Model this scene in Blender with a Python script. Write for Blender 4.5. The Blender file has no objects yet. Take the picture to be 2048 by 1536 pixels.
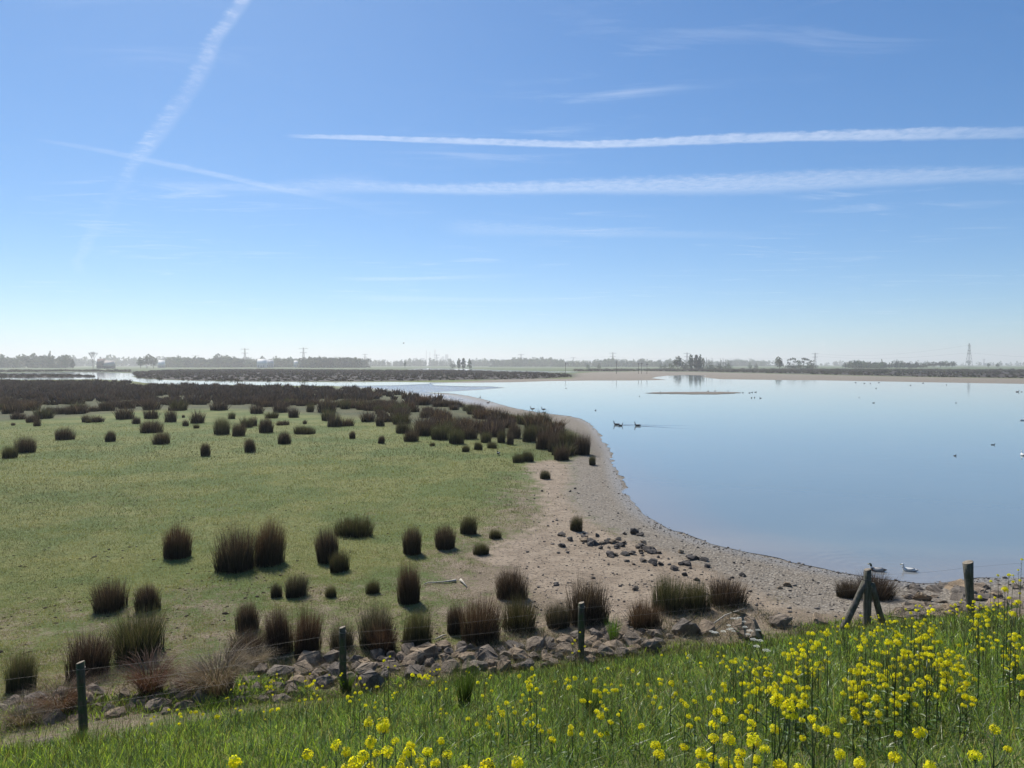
import bpy, bmesh, math, random
import numpy as np
from mathutils import Vector, Matrix
from mathutils.geometry import tessellate_polygon

rng = np.random.default_rng(7)
random.seed(7)
SC = bpy.context.scene
COL = SC.collection
R = math.radians

# ------------------------------------------------------------------ camera
FPX = 1420.0            # focal length in pixels of a 2048 px wide picture
CAMZ = 6.8              # eye height above the marsh (dike crest + 1.65 m)
PITCH = R(1.573)
cam = bpy.data.objects.new('camera', bpy.data.cameras.new('camera'))
COL.objects.link(cam)
cam.data.sensor_width = 36.0
cam.data.lens = 36.0 * FPX / 2048.0
cam.data.clip_start = 0.05
cam.data.clip_end = 80000
cam.location = (0, 0, CAMZ)
cam.rotation_euler = (R(90) - PITCH, 0, 0)
SC.camera = cam

# ------------------------------------------------------------------ light
SUN_AZ, SUN_EL = R(-27), R(47)
SKY_STRENGTH = 0.107
sunv = Vector((math.sin(SUN_AZ) * math.cos(SUN_EL), math.cos(SUN_AZ) * math.cos(SUN_EL), math.sin(SUN_EL)))
sun = bpy.data.objects.new('sun', bpy.data.lights.new('sun', 'SUN'))
COL.objects.link(sun)
sun.data.energy = 4.7
sun.data.angle = R(0.53)
sun.data.color = (1.0, 0.95, 0.87)
sun.rotation_euler = sunv.to_track_quat('Z', 'Y').to_euler()
sun.location = (0, 0, 60)

SC.view_settings.view_transform = 'Standard'
SC.view_settings.look = 'None'
SC.view_settings.exposure = 0.3
SC.view_settings.gamma = 1.0
SC.render.engine = 'CYCLES'
cy = SC.cycles
cy.use_denoising = True
cy.max_bounces = 8
cy.diffuse_bounces = 3
cy.glossy_bounces = 3
cy.transmission_bounces = 4
cy.volume_bounces = 1
cy.transparent_max_bounces = 8
cy.use_adaptive_sampling = False
cy.sample_clamp_indirect = 6.0


class NT:
    """short-hand for building a node tree"""
    def __init__(self, tree):
        self.t = tree
        self.n = tree.nodes
        self.l = tree.links

    def put(self, sock, v):
        if v is None:
            return
        if isinstance(v, bpy.types.NodeSocket):
            self.l.new(v, sock)
        elif isinstance(v, (tuple, list)):
            v = tuple(v)
            if sock.type == 'RGBA' and len(v) == 3:
                v = v + (1.0,)
            sock.default_value = v
        else:
            sock.default_value = v

    def node(self, typ, **kw):
        n = self.n.new(typ)
        for k, v in kw.items():
            setattr(n, k, v)
        return n

    def math(self, op, a, b=None, c=None, clamp=False):
        n = self.node('ShaderNodeMath', operation=op, use_clamp=clamp)
        self.put(n.inputs[0], a); self.put(n.inputs[1], b)
        if c is not None:
            self.put(n.inputs[2], c)
        return n.outputs[0]

    def mix(self, f, a, b, blend='MIX'):
        n = self.node('ShaderNodeMix', data_type='RGBA', blend_type=blend)
        self.put(n.inputs[0], f); self.put(n.inputs[6], a); self.put(n.inputs[7], b)
        return n.outputs[2]

    def noise(self, vec, scale, detail=4.0, rough=0.55, dist=0.0):
        n = self.node('ShaderNodeTexNoise')
        self.put(n.inputs['Vector'], vec)
        n.inputs['Scale'].default_value = scale
        n.inputs['Detail'].default_value = detail
        n.inputs['Roughness'].default_value = rough
        n.inputs['Distortion'].default_value = dist
        return n.outputs['Fac']

    def ramp(self, f, stops, interp='LINEAR'):
        n = self.node('ShaderNodeValToRGB')
        n.color_ramp.interpolation = interp
        e = n.color_ramp.elements
        while len(e) < len(stops):
            e.new(0.5)
        for i, (p, c) in enumerate(stops):
            e[i].position = p
        for i, (p, c) in enumerate(stops):
            c = (c, c, c) if not isinstance(c, (tuple, list)) else c
            e[i].color = tuple(c)[:3] + (1.0,)
        self.put(n.inputs[0], f)
        return n.outputs[0]

    def smooth(self, v, a, b, lo=0.0, hi=1.0):
        n = self.node('ShaderNodeMapRange', interpolation_type='SMOOTHSTEP')
        self.put(n.inputs[0], v)
        for i, x in zip((1, 2, 3, 4), (a, b, lo, hi)):
            self.put(n.inputs[i], x)
        return n.outputs[0]


# ------------------------------------------------------------------ sky, with contrails on a cloud layer 10 km up
def px_cloud(px, py):
    """where a picture point meets the layer 10 km overhead (km)"""
    u, v = (px - 1024) / FPX, (768 - py) / FPX
    d = Vector((u, math.cos(PITCH) + v * math.sin(PITCH), -math.sin(PITCH) + v * math.cos(PITCH)))
    return 10 * d.x / d.z, 10 * d.y / d.z


world = bpy.data.worlds.new('World')
SC.world = world
world.use_nodes = True
W = NT(world.node_tree)
W.n.clear()
sky = W.node('ShaderNodeTexSky', sky_type='NISHITA')
sky.sun_disc = False
sky.sun_elevation = SUN_EL
sky.sun_rotation = SUN_AZ
sky.altitude = 0
sky.air_density = 0.8
sky.dust_density = 0.25
sky.ozone_density = 2.5
tc = W.node('ShaderNodeTexCoord')
sep = W.node('ShaderNodeSeparateXYZ')
W.put(sep.inputs[0], tc.outputs['Generated'])
dz = W.math('MAXIMUM', sep.outputs[2], 0.03)
CX = W.math('DIVIDE', W.math('MULTIPLY', sep.outputs[0], 10.0), dz)
CY = W.math('DIVIDE', W.math('MULTIPLY', sep.outputs[1], 10.0), dz)
cvec = W.node('ShaderNodeCombineXYZ')
W.put(cvec.inputs[0], CX); W.put(cvec.inputs[1], CY)
CV = cvec.outputs[0]
wob = W.noise(CV, 1.6, 5.0, 0.65)
wob2 = W.noise(CV, 0.35, 4.0, 0.6)


def trail(ctrl, along='X', wig=0.35, soft=0.55, tex=0.6):
    """ctrl: (px, py_upper, py_lower, alpha) along the trail"""
    pts = []
    for (px, a, b, al) in ctrl:
        if along == 'X':
            x1, y1 = px_cloud(px, a); x2, y2 = px_cloud(px, b)
            pts.append(((x1 + x2) / 2, (y1 + y2) / 2, abs(y2 - y1) / 2, al))
        else:
            x1, y1 = px_cloud(px + (a - 0), b); x2, y2 = px_cloud(px - (a - 0), b)
            pts.append((y1, (x1 + x2) / 2, abs(x2 - x1) / 2, al))
    pts.sort()
    lo, hi = pts[0][0], pts[-1][0]
    P, Q = (CX, CY) if along == 'X' else (CY, CX)
    f = W.math('DIVIDE', W.math('SUBTRACT', P, lo), hi - lo)
    cs = [p[1] for p in pts]; c0, c1 = min(cs) - 1, max(cs) + 1
    wmax = max(p[2] for p in pts) * 1.01
    pos = [(p[0] - lo) / (hi - lo) for p in pts]
    cen = W.ramp(f, [(t, (p[1] - c0) / (c1 - c0)) for t, p in zip(pos, pts)], 'B_SPLINE')
    cen = W.math('MULTIPLY_ADD', cen, c1 - c0, c0)
    wid = W.math('MULTIPLY', W.ramp(f, [(t, p[2] / wmax) for t, p in zip(pos, pts)], 'EASE'), wmax)
    alp = W.ramp(f, [(t, p[3]) for t, p in zip(pos, pts)], 'EASE')
    inside = W.math('MULTIPLY', W.math('GREATER_THAN', f, 0.0), W.math('LESS_THAN', f, 1.0))
    front = W.math('GREATER_THAN', sep.outputs[1], 0.05)
    d = W.math('DIVIDE', W.math('SUBTRACT', Q, cen), wid)
    d = W.math('ADD', d, W.math('MULTIPLY', W.math('SUBTRACT', wob, 0.5), wig * 4))
    a = W.smooth(W.math('ABSOLUTE', d), 1.15 + soft * 0.4, 1.15 - soft, 0.0, 1.0)
    a = W.math('MULTIPLY', a, alp)
    a = W.math('MULTIPLY', a, W.smooth(wob, 0.5 - tex * 0.6, 0.72, 0.35, 1.15))
    a = W.math('MULTIPLY', W.math('MULTIPLY', a, inside), front)
    return a


T = []
T.append(trail([(560, 269, 275, 0.0), (620, 269, 277, .35), (720, 270, 280, .5), (830, 274, 285, .5), (960, 276, 289, .52), (1080, 281, 294, .55),
                (1180, 283, 297, .58), (1300, 277, 293, .58), (1450, 268, 287, .55), (1600, 263, 282, .55), (1800, 257, 280, .48), (1950, 256, 278, .33), (2120, 255, 276, .2), (2500, 256, 276, .1)], wig=.3))
T.append(trail([(560, 362, 390, .0), (660, 358, 385, .12), (760, 362, 384, .25), (860, 370, 388, .38), (1000, 366, 389, .42), (1150, 360, 386, .44), (1300, 356, 388, .42),
                (1450, 350, 388, .40), (1600, 344, 384, .36), (1800, 336, 372, .32), (2000, 334, 362, .25), (2200, 332, 358, .15), (2500, 330, 350, .05)], wig=.25, soft=.8))
T.append(trail([(60, 276, 284, 0.0), (130, 280, 292, .14), (260, 305, 322, .18), (350, 322, 340, .22), (450, 345, 360, .26), (560, 370, 386, .22), (650, 385, 402, .10), (740, 400, 425, .05), (860, 430, 450, 0.)], wig=.25, soft=.8))
T.append(trail([(250, 360, 380, 0.), (380, 362, 380, .14), (500, 368, 384, .18), (600, 366, 390, .15), (700, 350, 385, .10), (800, 345, 380, 0.)], wig=.3, soft=.9))
T.append(trail([(640, 553, 561, 0.), (760, 555, 562, .28), (860, 554, 560, .28), (980, 548, 556, .10), (1100, 545, 552, 0.)], wig=.3, soft=.8))
T.append(trail([(680, 588, 604, 0.), (780, 590, 603, .2), (950, 596, 604, .16), (1120, 595, 604, .08), (1240, 594, 602, 0.)], wig=.3, soft=.8))
T.append(trail([(860, 440, 470, 0.), (960, 442, 470, .16), (1150, 455, 472, .18), (1350, 462, 476, .12), (1600, 464, 480, 0.)], wig=.35, soft=.9))
# the puffy diagonal trail: (px, half width px, py, alpha)
T.append(trail([(545, 18, -120, .3), (478, 17, 5, .46), (435, 18, 80, .36), (385, 20, 170, .26), (345, 22, 230, .30), (300, 22, 285, .36), (268, 14, 335, .22),
                (235, 18, 390, .10), (205, 18, 440, .06), (180, 15, 480, .22), (165, 12, 520, .2), (150, 12, 560, 0.0)], along='Y', wig=.38, soft=.85, tex=.15))
tot = T[0]
for a in T[1:]:
    tot = W.math('SUBTRACT', 1.0, W.math('MULTIPLY', W.math('SUBTRACT', 1.0, tot), W.math('SUBTRACT', 1.0, a, clamp=True)))
# thin cirrus, spread over the whole sky
mp = W.node('ShaderNodeMapping')
W.put(mp.inputs['Vector'], CV)
mp.inputs['Rotation'].default_value = (0, 0, R(-35))
mp.inputs['Scale'].default_value = (0.09, 0.26, 1)
cir = W.noise(mp.outputs[0], 1.3, 7.0, 0.62, 0.8)
big = W.noise(CV, 0.055, 3.0, 0.5)
cirrus = W.math('MULTIPLY', W.smooth(cir, 0.5, 0.78, 0.0, 0.42), W.smooth(big, 0.45, 0.62))
tot = W.math('SUBTRACT', 1.0, W.math('MULTIPLY', W.math('SUBTRACT', 1.0, tot), W.math('SUBTRACT', 1.0, cirrus)))
tint = W.node('ShaderNodeHueSaturation')
tint.inputs['Saturation'].default_value = 1.27
tint.inputs['Value'].default_value = 1.0
W.put(tint.inputs['Color'], sky.outputs[0])
gam = W.node('ShaderNodeGamma')
W.put(gam.inputs[0], W.mix(1.0, tint.outputs[0], (.2, .2, .2), 'MULTIPLY'))
gam.inputs[1].default_value = .84
graded = W.mix(1.0, gam.outputs[0], (2.72, 3.92, 4.72), 'MULTIPLY')
skyc = W.mix(W.math('MULTIPLY', tot, .62), graded, (8.0, 8.4, 9.0))
bg = W.node('ShaderNodeBackground')
W.put(bg.inputs['Color'], skyc)
bg.inputs['Strength'].default_value = SKY_STRENGTH
wo = W.node('ShaderNodeOutputWorld')
W.l.new(bg.outputs[0], wo.inputs[0])
world.cycles.sampling_method = 'MANUAL'
world.cycles.sample_map_resolution = 1024

# ------------------------------------------------------------------ helpers
def tag(o, label=None, cat=None, group=None, kind=None):
    if label: o['label'] = label
    if cat: o['category'] = cat
    if group: o['group'] = group
    if kind: o['kind'] = kind
    return o


def mesh_np(name, V, faces, col=None, smooth=False):
    """mesh from arrays; faces: list of (n,3) / (n,4) index arrays"""
    me = bpy.data.meshes.new(name)
    V = np.asarray(V, dtype=np.float32)
    me.vertices.add(len(V))
    me.vertices.foreach_set('co', V.ravel())
    faces = [np.asarray(f, dtype=np.int32) for f in faces if len(f)]
    idx = np.concatenate([f.ravel() for f in faces])
    cnt = np.concatenate([np.full(len(f), f.shape[1], dtype=np.int32) for f in faces])
    start = np.concatenate([[0], np.cumsum(cnt)[:-1]]).astype(np.int32)
    me.loops.add(len(idx))
    me.loops.foreach_set('vertex_index', idx)
    me.polygons.add(len(cnt))
    me.polygons.foreach_set('loop_start', start)
    me.update(calc_edges=True)
    if smooth:
        me.polygons.foreach_set('use_smooth', np.ones(len(cnt), dtype=bool))
    if col is not None:
        a = me.attributes.new('Col', 'FLOAT_COLOR', 'POINT')
        c = np.ones((len(V), 4), dtype=np.float32)
        c[:, :3] = col
        a.data.foreach_set('color', c.ravel())
    return me


def link(name, me, mat=None, parent=None):
    if mat is not None and me is not None and not me.materials:
        me.materials.append(mat)
    o = bpy.data.objects.new(name, me)
    COL.objects.link(o)
    if parent is not None:
        o.parent = parent
    return o


def empty(name, loc=(0, 0, 0), rz=0.0, sc=1.0):
    o = bpy.data.objects.new(name, None)
    o.empty_display_size = 0.2
    COL.objects.link(o)
    o.location = loc
    o.rotation_euler = (0, 0, rz)
    o.scale = (sc, sc, sc) if not isinstance(sc, (tuple, list)) else sc
    return o


class MB:
    """collects pieces into one mesh"""
    def __init__(self):
        self.V, self.T, self.Q, self.C, self.n = [], [], [], [], 0

    def add(self, V, F, col=(1, 1, 1)):
        V = np.asarray(V, dtype=np.float32)
        F = np.asarray(F, dtype=np.int32)
        self.V.append(V)
        c = np.empty((len(V), 3), dtype=np.float32); c[:] = col
        self.C.append(c)
        if len(F):
            (self.T if F.shape[1] == 3 else self.Q).append(F + self.n)
        self.n += len(V)

    def addm(self, V, Fs, col=(1, 1, 1)):
        n0 = self.n
        self.add(V, np.zeros((0, 3), int), col)
        for F in Fs:
            F = np.asarray(F, dtype=np.int32)
            if len(F):
                (self.T if F.shape[1] == 3 else self.Q).append(F + n0)

    def tube(self, pts, rad, sides=8, col=(1, 1, 1), cap=True, squash=None):
        pts = np.asarray(pts, dtype=float)
        rad = np.broadcast_to(np.asarray(rad, dtype=float), (len(pts),))
        tan = np.gradient(pts, axis=0)
        tan /= np.linalg.norm(tan, axis=1)[:, None] + 1e-9
        up = np.array([0, 0, 1.0])
        if abs(tan[:, 2]).mean() > .8:
            up = np.array([0, 1.0, 0])
        V = []
        ang = np.linspace(0, 2 * np.pi, sides, endpoint=False)
        for p, t, r in zip(pts, tan, rad):
            a = np.cross(up, t); a /= np.linalg.norm(a) + 1e-9
            b = np.cross(t, a)
            V.append(p + r * (np.cos(ang)[:, None] * a + np.sin(ang)[:, None] * b))
        V = np.concatenate(V)
        k = len(pts)
        F = [[i * sides + j, i * sides + (j + 1) % sides, (i + 1) * sides + (j + 1) % sides, (i + 1) * sides + j] for i in range(k - 1) for j in range(sides)]
        Tt = []
        if cap:
            V = np.concatenate([V, pts[:1], pts[-1:]])
            c0, c1 = k * sides, k * sides + 1
            for j in range(sides):
                Tt.append([c0, (j + 1) % sides, j])
                Tt.append([c1, (k - 1) * sides + j, (k - 1) * sides + (j + 1) % sides])
        self.addm(V, [np.array(F), np.array(Tt).reshape(-1, 3)], col)

    def box(self, x0, x1, y0, y1, z0, z1, col=(1, 1, 1)):
        V = [(x, y, z) for z in (z0, z1) for y in (y0, y1) for x in (x0, x1)]
        F = [(0, 2, 3, 1), (4, 5, 7, 6), (0, 1, 5, 4), (2, 6, 7, 3), (0, 4, 6, 2), (1, 3, 7, 5)]
        self.add(V, F, col)

    def mesh(self, name, smooth=False):
        F = []
        if self.T: F.append(np.concatenate(self.T))
        if self.Q: F.append(np.concatenate(self.Q))
        return mesh_np(name, np.concatenate(self.V), F, np.concatenate(self.C), smooth)


def hash2(ix, iy, seed=0):
    h = (ix.astype(np.int64) * 374761393 + iy.astype(np.int64) * 668265263 + seed * 1442695041) & 0xFFFFFFFF
    h = ((h ^ (h >> 13)) * 1274126177) & 0xFFFFFFFF
    return ((h ^ (h >> 16)) & 0xFFFF) / 65535.0


def vnoise(x, y, scale=1.0, seed=0, octaves=3):
    """value noise, 0..1"""
    x = np.asarray(x, float) * scale; y = np.asarray(y, float) * scale
    out, amp, tot = 0, 1.0, 0
    for o in range(octaves):
        ix, iy = np.floor(x), np.floor(y)
        fx, fy = x - ix, y - iy
        fx = fx * fx * (3 - 2 * fx); fy = fy * fy * (3 - 2 * fy)
        a, b = hash2(ix, iy, seed + o), hash2(ix + 1, iy, seed + o)
        c, d = hash2(ix, iy + 1, seed + o), hash2(ix + 1, iy + 1, seed + o)
        out = out + amp * (a * (1 - fx) * (1 - fy) + b * fx * (1 - fy) + c * (1 - fx) * fy + d * fx * fy)
        tot += amp; amp *= .5; x = x * 2.03 + 17.1; y = y * 2.03 + 5.7
    return out / tot


def sstep(a, b, x):
    t = np.clip((np.asarray(x, float) - a) / (b - a), 0, 1)
    return t * t * (3 - 2 * t)


def raydir(px, py):
    px = np.asarray(px, float); py = np.asarray(py, float)
    u, v = (px - 1024) / FPX, (768 - py) / FPX
    y = math.cos(PITCH) + v * math.sin(PITCH)
    z = -math.sin(PITCH) + v * math.cos(PITCH)
    return u / y, z / y          # per metre of y


def flat(px, py, z=0.0):
    """picture point -> point on the level marsh"""
    ux, uz = raydir(px, py)
    y = (z - CAMZ) / np.minimum(uz, -1e-5)
    return ux * y, y


def poly(pts, z=0.0):
    a = np.array([p[:2] for p in pts], float)
    x, y = flat(a[:, 0], a[:, 1], z)
    return np.stack([x, y], 1)


def inpoly(P, X, Y):
    X = np.asarray(X, float); Y = np.asarray(Y, float)
    r = np.zeros(X.shape, bool)
    n = len(P)
    for i in range(n):
        x1, y1 = P[i]; x2, y2 = P[(i + 1) % n]
        if y1 == y2:
            continue
        c = ((y1 > Y) != (y2 > Y)) & (X < (x2 - x1) * (Y - y1) / (y2 - y1) + x1)
        r ^= c
    return r


def sdist(P, X, Y, closed=True):
    """signed distance to a polygon, positive inside"""
    X = np.asarray(X, float); Y = np.asarray(Y, float)
    d = np.full(X.shape, 1e18)
    n = len(P)
    for i in range(n if closed else n - 1):
        ax, ay = P[i]; bx, by = P[(i + 1) % n]
        vx, vy = bx - ax, by - ay
        t = np.clip(((X - ax) * vx + (Y - ay) * vy) / (vx * vx + vy * vy + 1e-12), 0, 1)
        d = np.minimum(d, (X - ax - t * vx) ** 2 + (Y - ay - t * vy) ** 2)
    d = np.sqrt(d)
    return np.where(inpoly(P, X, Y), d, -d)


def catmull(pts, k=4):
    pts = np.array(pts, float)
    out = []
    n = len(pts)
    for i in range(n - 1):
        p0, p1, p2, p3 = pts[max(i - 1, 0)], pts[i], pts[i + 1], pts[min(i + 2, n - 1)]
        for t in np.linspace(0, 1, k, endpoint=False):
            out.append(.5 * (2 * p1 + (p2 - p0) * t + (2 * p0 - 5 * p1 + 4 * p2 - p3) * t * t + (3 * p1 - p0 - 3 * p2 + p3) * t ** 3))
    out.append(pts[-1])
    return np.array(out)


# ------------------------------------------------------------------ plan of the place (picture outlines put down on the level marsh)
WZ = 0.03
shore_near = catmull([(2700, 1150), (2300, 1155), (2048, 1158), (1960, 1158), (1880, 1166), (1790, 1163), (1700, 1149), (1640, 1138), (1560, 1121), (1480, 1102), (1400, 1081),
                      (1340, 1058), (1290, 1028), (1262, 998), (1240, 960), (1226, 922), (1221, 903), (1204, 878), (1184, 851), (1150, 835), (1100, 828), (1040, 819),
                      (1000, 809), (960, 797), (910, 788), (858, 785)], 5)
shore_far = [(905, 783), (960, 780), (1010, 776), (985, 773.5), (930, 773), (870, 771), (862, 767.5), (900, 766), (1024, 764.7), (1100, 762.3), (1180, 761.3), (1260, 761.2), (1335, 760),
             (1304, 756.5), (1312, 754), (1335, 751.6), (1375, 750.2), (1414, 751.5), (1402, 754), (1440, 758.5), (1536, 760), (1650, 761), (1760, 763), (1900, 765.5), (2048, 768), (2300, 769), (2700, 771)]
LAKE = poly(list(map(tuple, shore_near)) + shore_far)
LAKE[:, :] += 0
# lively shoreline: finer points with a small wander
def roughen(P, step, amp, ymax=200):
    out = []
    for i in range(len(P)):
        a, b = P[i], P[(i + 1) % len(P)]
        L = np.hypot(*(b - a))
        n = int(np.clip(L / step, 1, 14)) if a[1] < ymax else 1
        for t in np.arange(n) / n:
            p = a + (b - a) * t
            w = amp * min(1, p[1] / 40)
            out.append(p + w * np.array([vnoise(p[0], p[1], 1.1, 3) - .5, vnoise(p[0], p[1], 1.1, 9) - .5]))
    return np.array(out)


LAKE_R = roughen(LAKE, .35, .9)
CHANNEL = poly([(-700, 745), (-300, 746), (0, 746.6), (60, 745.2), (130, 744.2), (200, 744.6), (270, 746.8), (283, 750), (262, 753.5), (285, 757), (340, 760.5), (430, 762.5), (512, 763.6), (600, 764), (700, 765), (790, 764), (860, 765),
                (858, 768), (790, 771), (690, 772), (600, 771.5), (512, 770.5), (430, 770), (340, 769), (290, 766), (262, 762), (190, 758.5), (100, 759.5), (40, 759.5), (0, 758.5), (-300, 757), (-700, 755)])
CHANNEL_ISLE = poly([(-700, 748), (-300, 748.5), (0, 749), (120, 749.2), (180, 750.5), (192, 752.5), (180, 754.5), (100, 755.6), (0, 755.6), (-300, 754), (-700, 752.5)])
CHANNEL2 = poly([(786, 741.8), (824, 740.2), (815, 738.2), (840, 736.8), (880, 736.9), (940, 738), (985, 739.5), (1040, 741.3), (1100, 742.6), (1150, 743.4), (1160, 744.4), (1100, 745), (1040, 744.4), (985, 743.3), (975, 741.6), (900, 740.9), (840, 741.2)])
WETFLAT = poly([(690, 764), (860, 765), (1010, 766), (1010, 776), (905, 783), (858, 786), (910, 790), (1000, 811), (980, 812), (900, 800), (840, 790), (780, 780), (690, 773)])
FARFLAT = poly([(860, 766), (1024, 758), (1145, 757), (1148, 747), (1180, 744.2), (1290, 742.5), (1400, 744), (1536, 747), (1700, 751), (1850, 754), (2048, 757), (2600, 760), (2600, 775), (2048, 770), (1536, 762), (1024, 766)])
ISLET = poly([(1300, 785.6), (1340, 784.6), (1400, 784.2), (1445, 784.3), (1475, 785), (1484, 786), (1462, 787.6), (1430, 788.8), (1380, 788.6), (1330, 787.6), (1290, 787)])
DIRT = poly([(1052, 935), (1070, 925), (1110, 922), (1140, 930), (1150, 955), (1135, 985), (1150, 1010), (1185, 1040), (1200, 1058), (1270, 1085), (1350, 1115), (1450, 1155), (1540, 1195), (1620, 1240),
             (1500, 1250), (1380, 1240), (1270, 1250), (1180, 1225), (1110, 1205), (1060, 1165), (1000, 1140), (960, 1110), (1010, 1085), (1050, 1070), (1080, 1040), (1086, 1000), (1075, 965)])
GRAVEL = poly([(830, 792), (880, 796), (960, 815), (1000, 826), (1100, 842), (1160, 870), (1180, 905), (1140, 925), (1150, 960), (1138, 990), (1155, 1012), (1190, 1045), (1262, 1078), (1350, 1110), (1450, 1150), (1540, 1192), (1640, 1240),
               (1760, 1240), (1900, 1235), (2060, 1230), (2600, 1220), (2600, 1140), (2048, 1150), (1700, 1135), (1400, 1070), (1290, 1015), (1235, 910), (1180, 845), (1100, 826), (1000, 805), (900, 785)])
DARKVEG = [poly([(265, 745), (330, 741), (512, 739.5), (760, 741.2), (900, 741.4), (985, 743.8), (1060, 745.6), (1146, 748.5), (1146, 754), (1080, 757), (1024, 758.5), (900, 760), (800, 762), (690, 763), (512, 763), (400, 761.5), (330, 759.5), (275, 755.5)]),
           CHANNEL_ISLE,
           poly([(1150, 742.5), (1290, 741.8), (1400, 743), (1536, 746), (1700, 750), (1850, 753.5), (2048, 756), (2700, 760), (2700, 740), (2048, 740), (1700, 739.5), (1400, 739), (1150, 740)]),
           poly([(-700, 744), (0, 744.4), (130, 742.8), (260, 744), (260, 741), (0, 741), (-700, 741)])]
MASS = poly([(-500, 763), (0, 763), (262, 764.5), (290, 771.5), (345, 771), (520, 773), (700, 776), (740, 777.5), (800, 787), (870, 803), (960, 824), (1010, 840), (1090, 850), (1140, 872), (1172, 897), (1168, 908), (1125, 914), (1090, 897),
             (1020, 880), (960, 876), (880, 868), (800, 852), (735, 838), (640, 828), (560, 826), (480, 818), (400, 818), (330, 818), (240, 824), (180, 830), (100, 838), (0, 842), (-500, 850)])

NX, NY = -math.sin(R(17)), math.cos(R(17))      # across the dike, towards the lake


def dike_s(x, y):
    return NX * x + NY * y


def height(x, y):
    x = np.asarray(x, float); y = np.asarray(y, float)
    s = dike_s(x, y)
    foot = .26 - .16 * sstep(-3.0, -8.0, x)
    z = np.interp(s, [-60, -6, -5, .8, 13.9, 15.4, 17.0], [0, 0, 5.15, 5.15, 0, -.6, -1])
    up = np.where(s < 13.9, np.where(s <= .8, z, foot + (5.15 - foot) * (13.9 - s) / 13.1), foot * sstep(17.0, 13.9, s))
    up = np.where(s < .8, 5.15 * sstep(-22, -6, s), up)
    near = sstep(160, 60, y)
    b = (vnoise(x, y, .35, 1, 2) - .5) * .10 + (vnoise(x, y, 2.2, 4, 2) - .5) * .035
    land = .075 * near - .03 * (1 - near) + b * near
    return up + land


def ground_z(x, y, lake_d=None):
    """surface of the ground sheet, sinking under the water sheets"""
    z = height(x, y)
    if lake_d is None:
        lake_d = sdist(LAKE, x, y)
    k = sstep(3.5, 0.0, -lake_d)              # 1 at the waterline
    s = dike_s(np.asarray(x, float), np.asarray(y, float))
    z = np.where(s > 17, z * (1 - k) + .018 * k, z * (1 - k * .6))
    z = np.where((lake_d > 0) & (s > 16), .015 - np.minimum(lake_d * .05, .5), z)
    return z


def onground(px, py, h=0.0):
    """first point along the picture ray that is h above the ground (x, y, ground z)"""
    ux, uz = raydir(px, py)
    Y = np.concatenate([np.arange(1.2, 30, .04), np.geomspace(30, 9000, 500)])
    z = CAMZ + uz * Y
    g = height(ux * Y, Y)
    gap = z - g - h
    i = np.argmax(gap <= 0)
    if gap[i] > 0:
        return None
    y = Y[i]
    return float(ux * y), float(y), float(g[i])

# ------------------------------------------------------------------ materials
def new_mat(name):
    m = bpy.data.materials.new(name)
    m.use_nodes = True
    t = NT(m.node_tree)
    t.n.clear()
    out = t.node('ShaderNodeOutputMaterial')
    return m, t, out


def attr(t, name):
    n = t.node('ShaderNodeAttribute')
    n.attribute_name = name
    return n


def bump(t, h, strength=.5, dist=.05, normal=None):
    b = t.node('ShaderNodeBump')
    b.inputs['Strength'].default_value = strength
    b.inputs['Distance'].default_value = dist
    t.put(b.inputs['Height'], h)
    if normal is not None:
        t.put(b.inputs['Normal'], normal)
    return b.outputs[0]


def principled(t, col, rough=.8, spec=.3, normal=None, **kw):
    p = t.node('ShaderNodeBsdfPrincipled')
    t.put(p.inputs['Base Color'], col)
    t.put(p.inputs['Roughness'], rough)
    p.inputs['Specular IOR Level'].default_value = spec
    if normal is not None:
        t.put(p.inputs['Normal'], normal)
    for k, v in kw.items():
        t.put(p.inputs[k.replace('_', ' ')], v)
    return p.outputs[0]


def leaf_mat(name, mult=(1, 1, 1), trans=.4, rough=.55, spec=.35, vary=.35, tint=None, hue=.03):
    """foliage: vertex colour, some light through the leaf, small random shift for each object"""
    m, t, out = new_mat(name)
    c = attr(t, 'Col').outputs['Color']
    oi = t.node('ShaderNodeObjectInfo')
    k = t.math('MULTIPLY_ADD', oi.outputs['Random'], vary, 1 - vary / 2)
    c = t.mix(1.0, c, mult, 'MULTIPLY')
    g = t.node('ShaderNodeHueSaturation')
    t.put(g.inputs['Value'], k); t.put(g.inputs['Color'], c)
    t.put(g.inputs['Hue'], t.math('MULTIPLY_ADD', oi.outputs['Random'], hue, .5 - hue / 2))
    c = g.outputs[0]
    d = principled(t, c, rough, spec)
    tr = t.node('ShaderNodeBsdfTranslucent')
    t.put(tr.inputs[0], t.mix(1.0, c, tint or (1.15, 1.1, .7), 'MULTIPLY'))
    mx = t.node('ShaderNodeMixShader')
    mx.inputs[0].default_value = trans
    t.l.new(d, mx.inputs[1]); t.l.new(tr.outputs[0], mx.inputs[2])
    t.l.new(mx.outputs[0], out.inputs[0])
    return m


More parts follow.
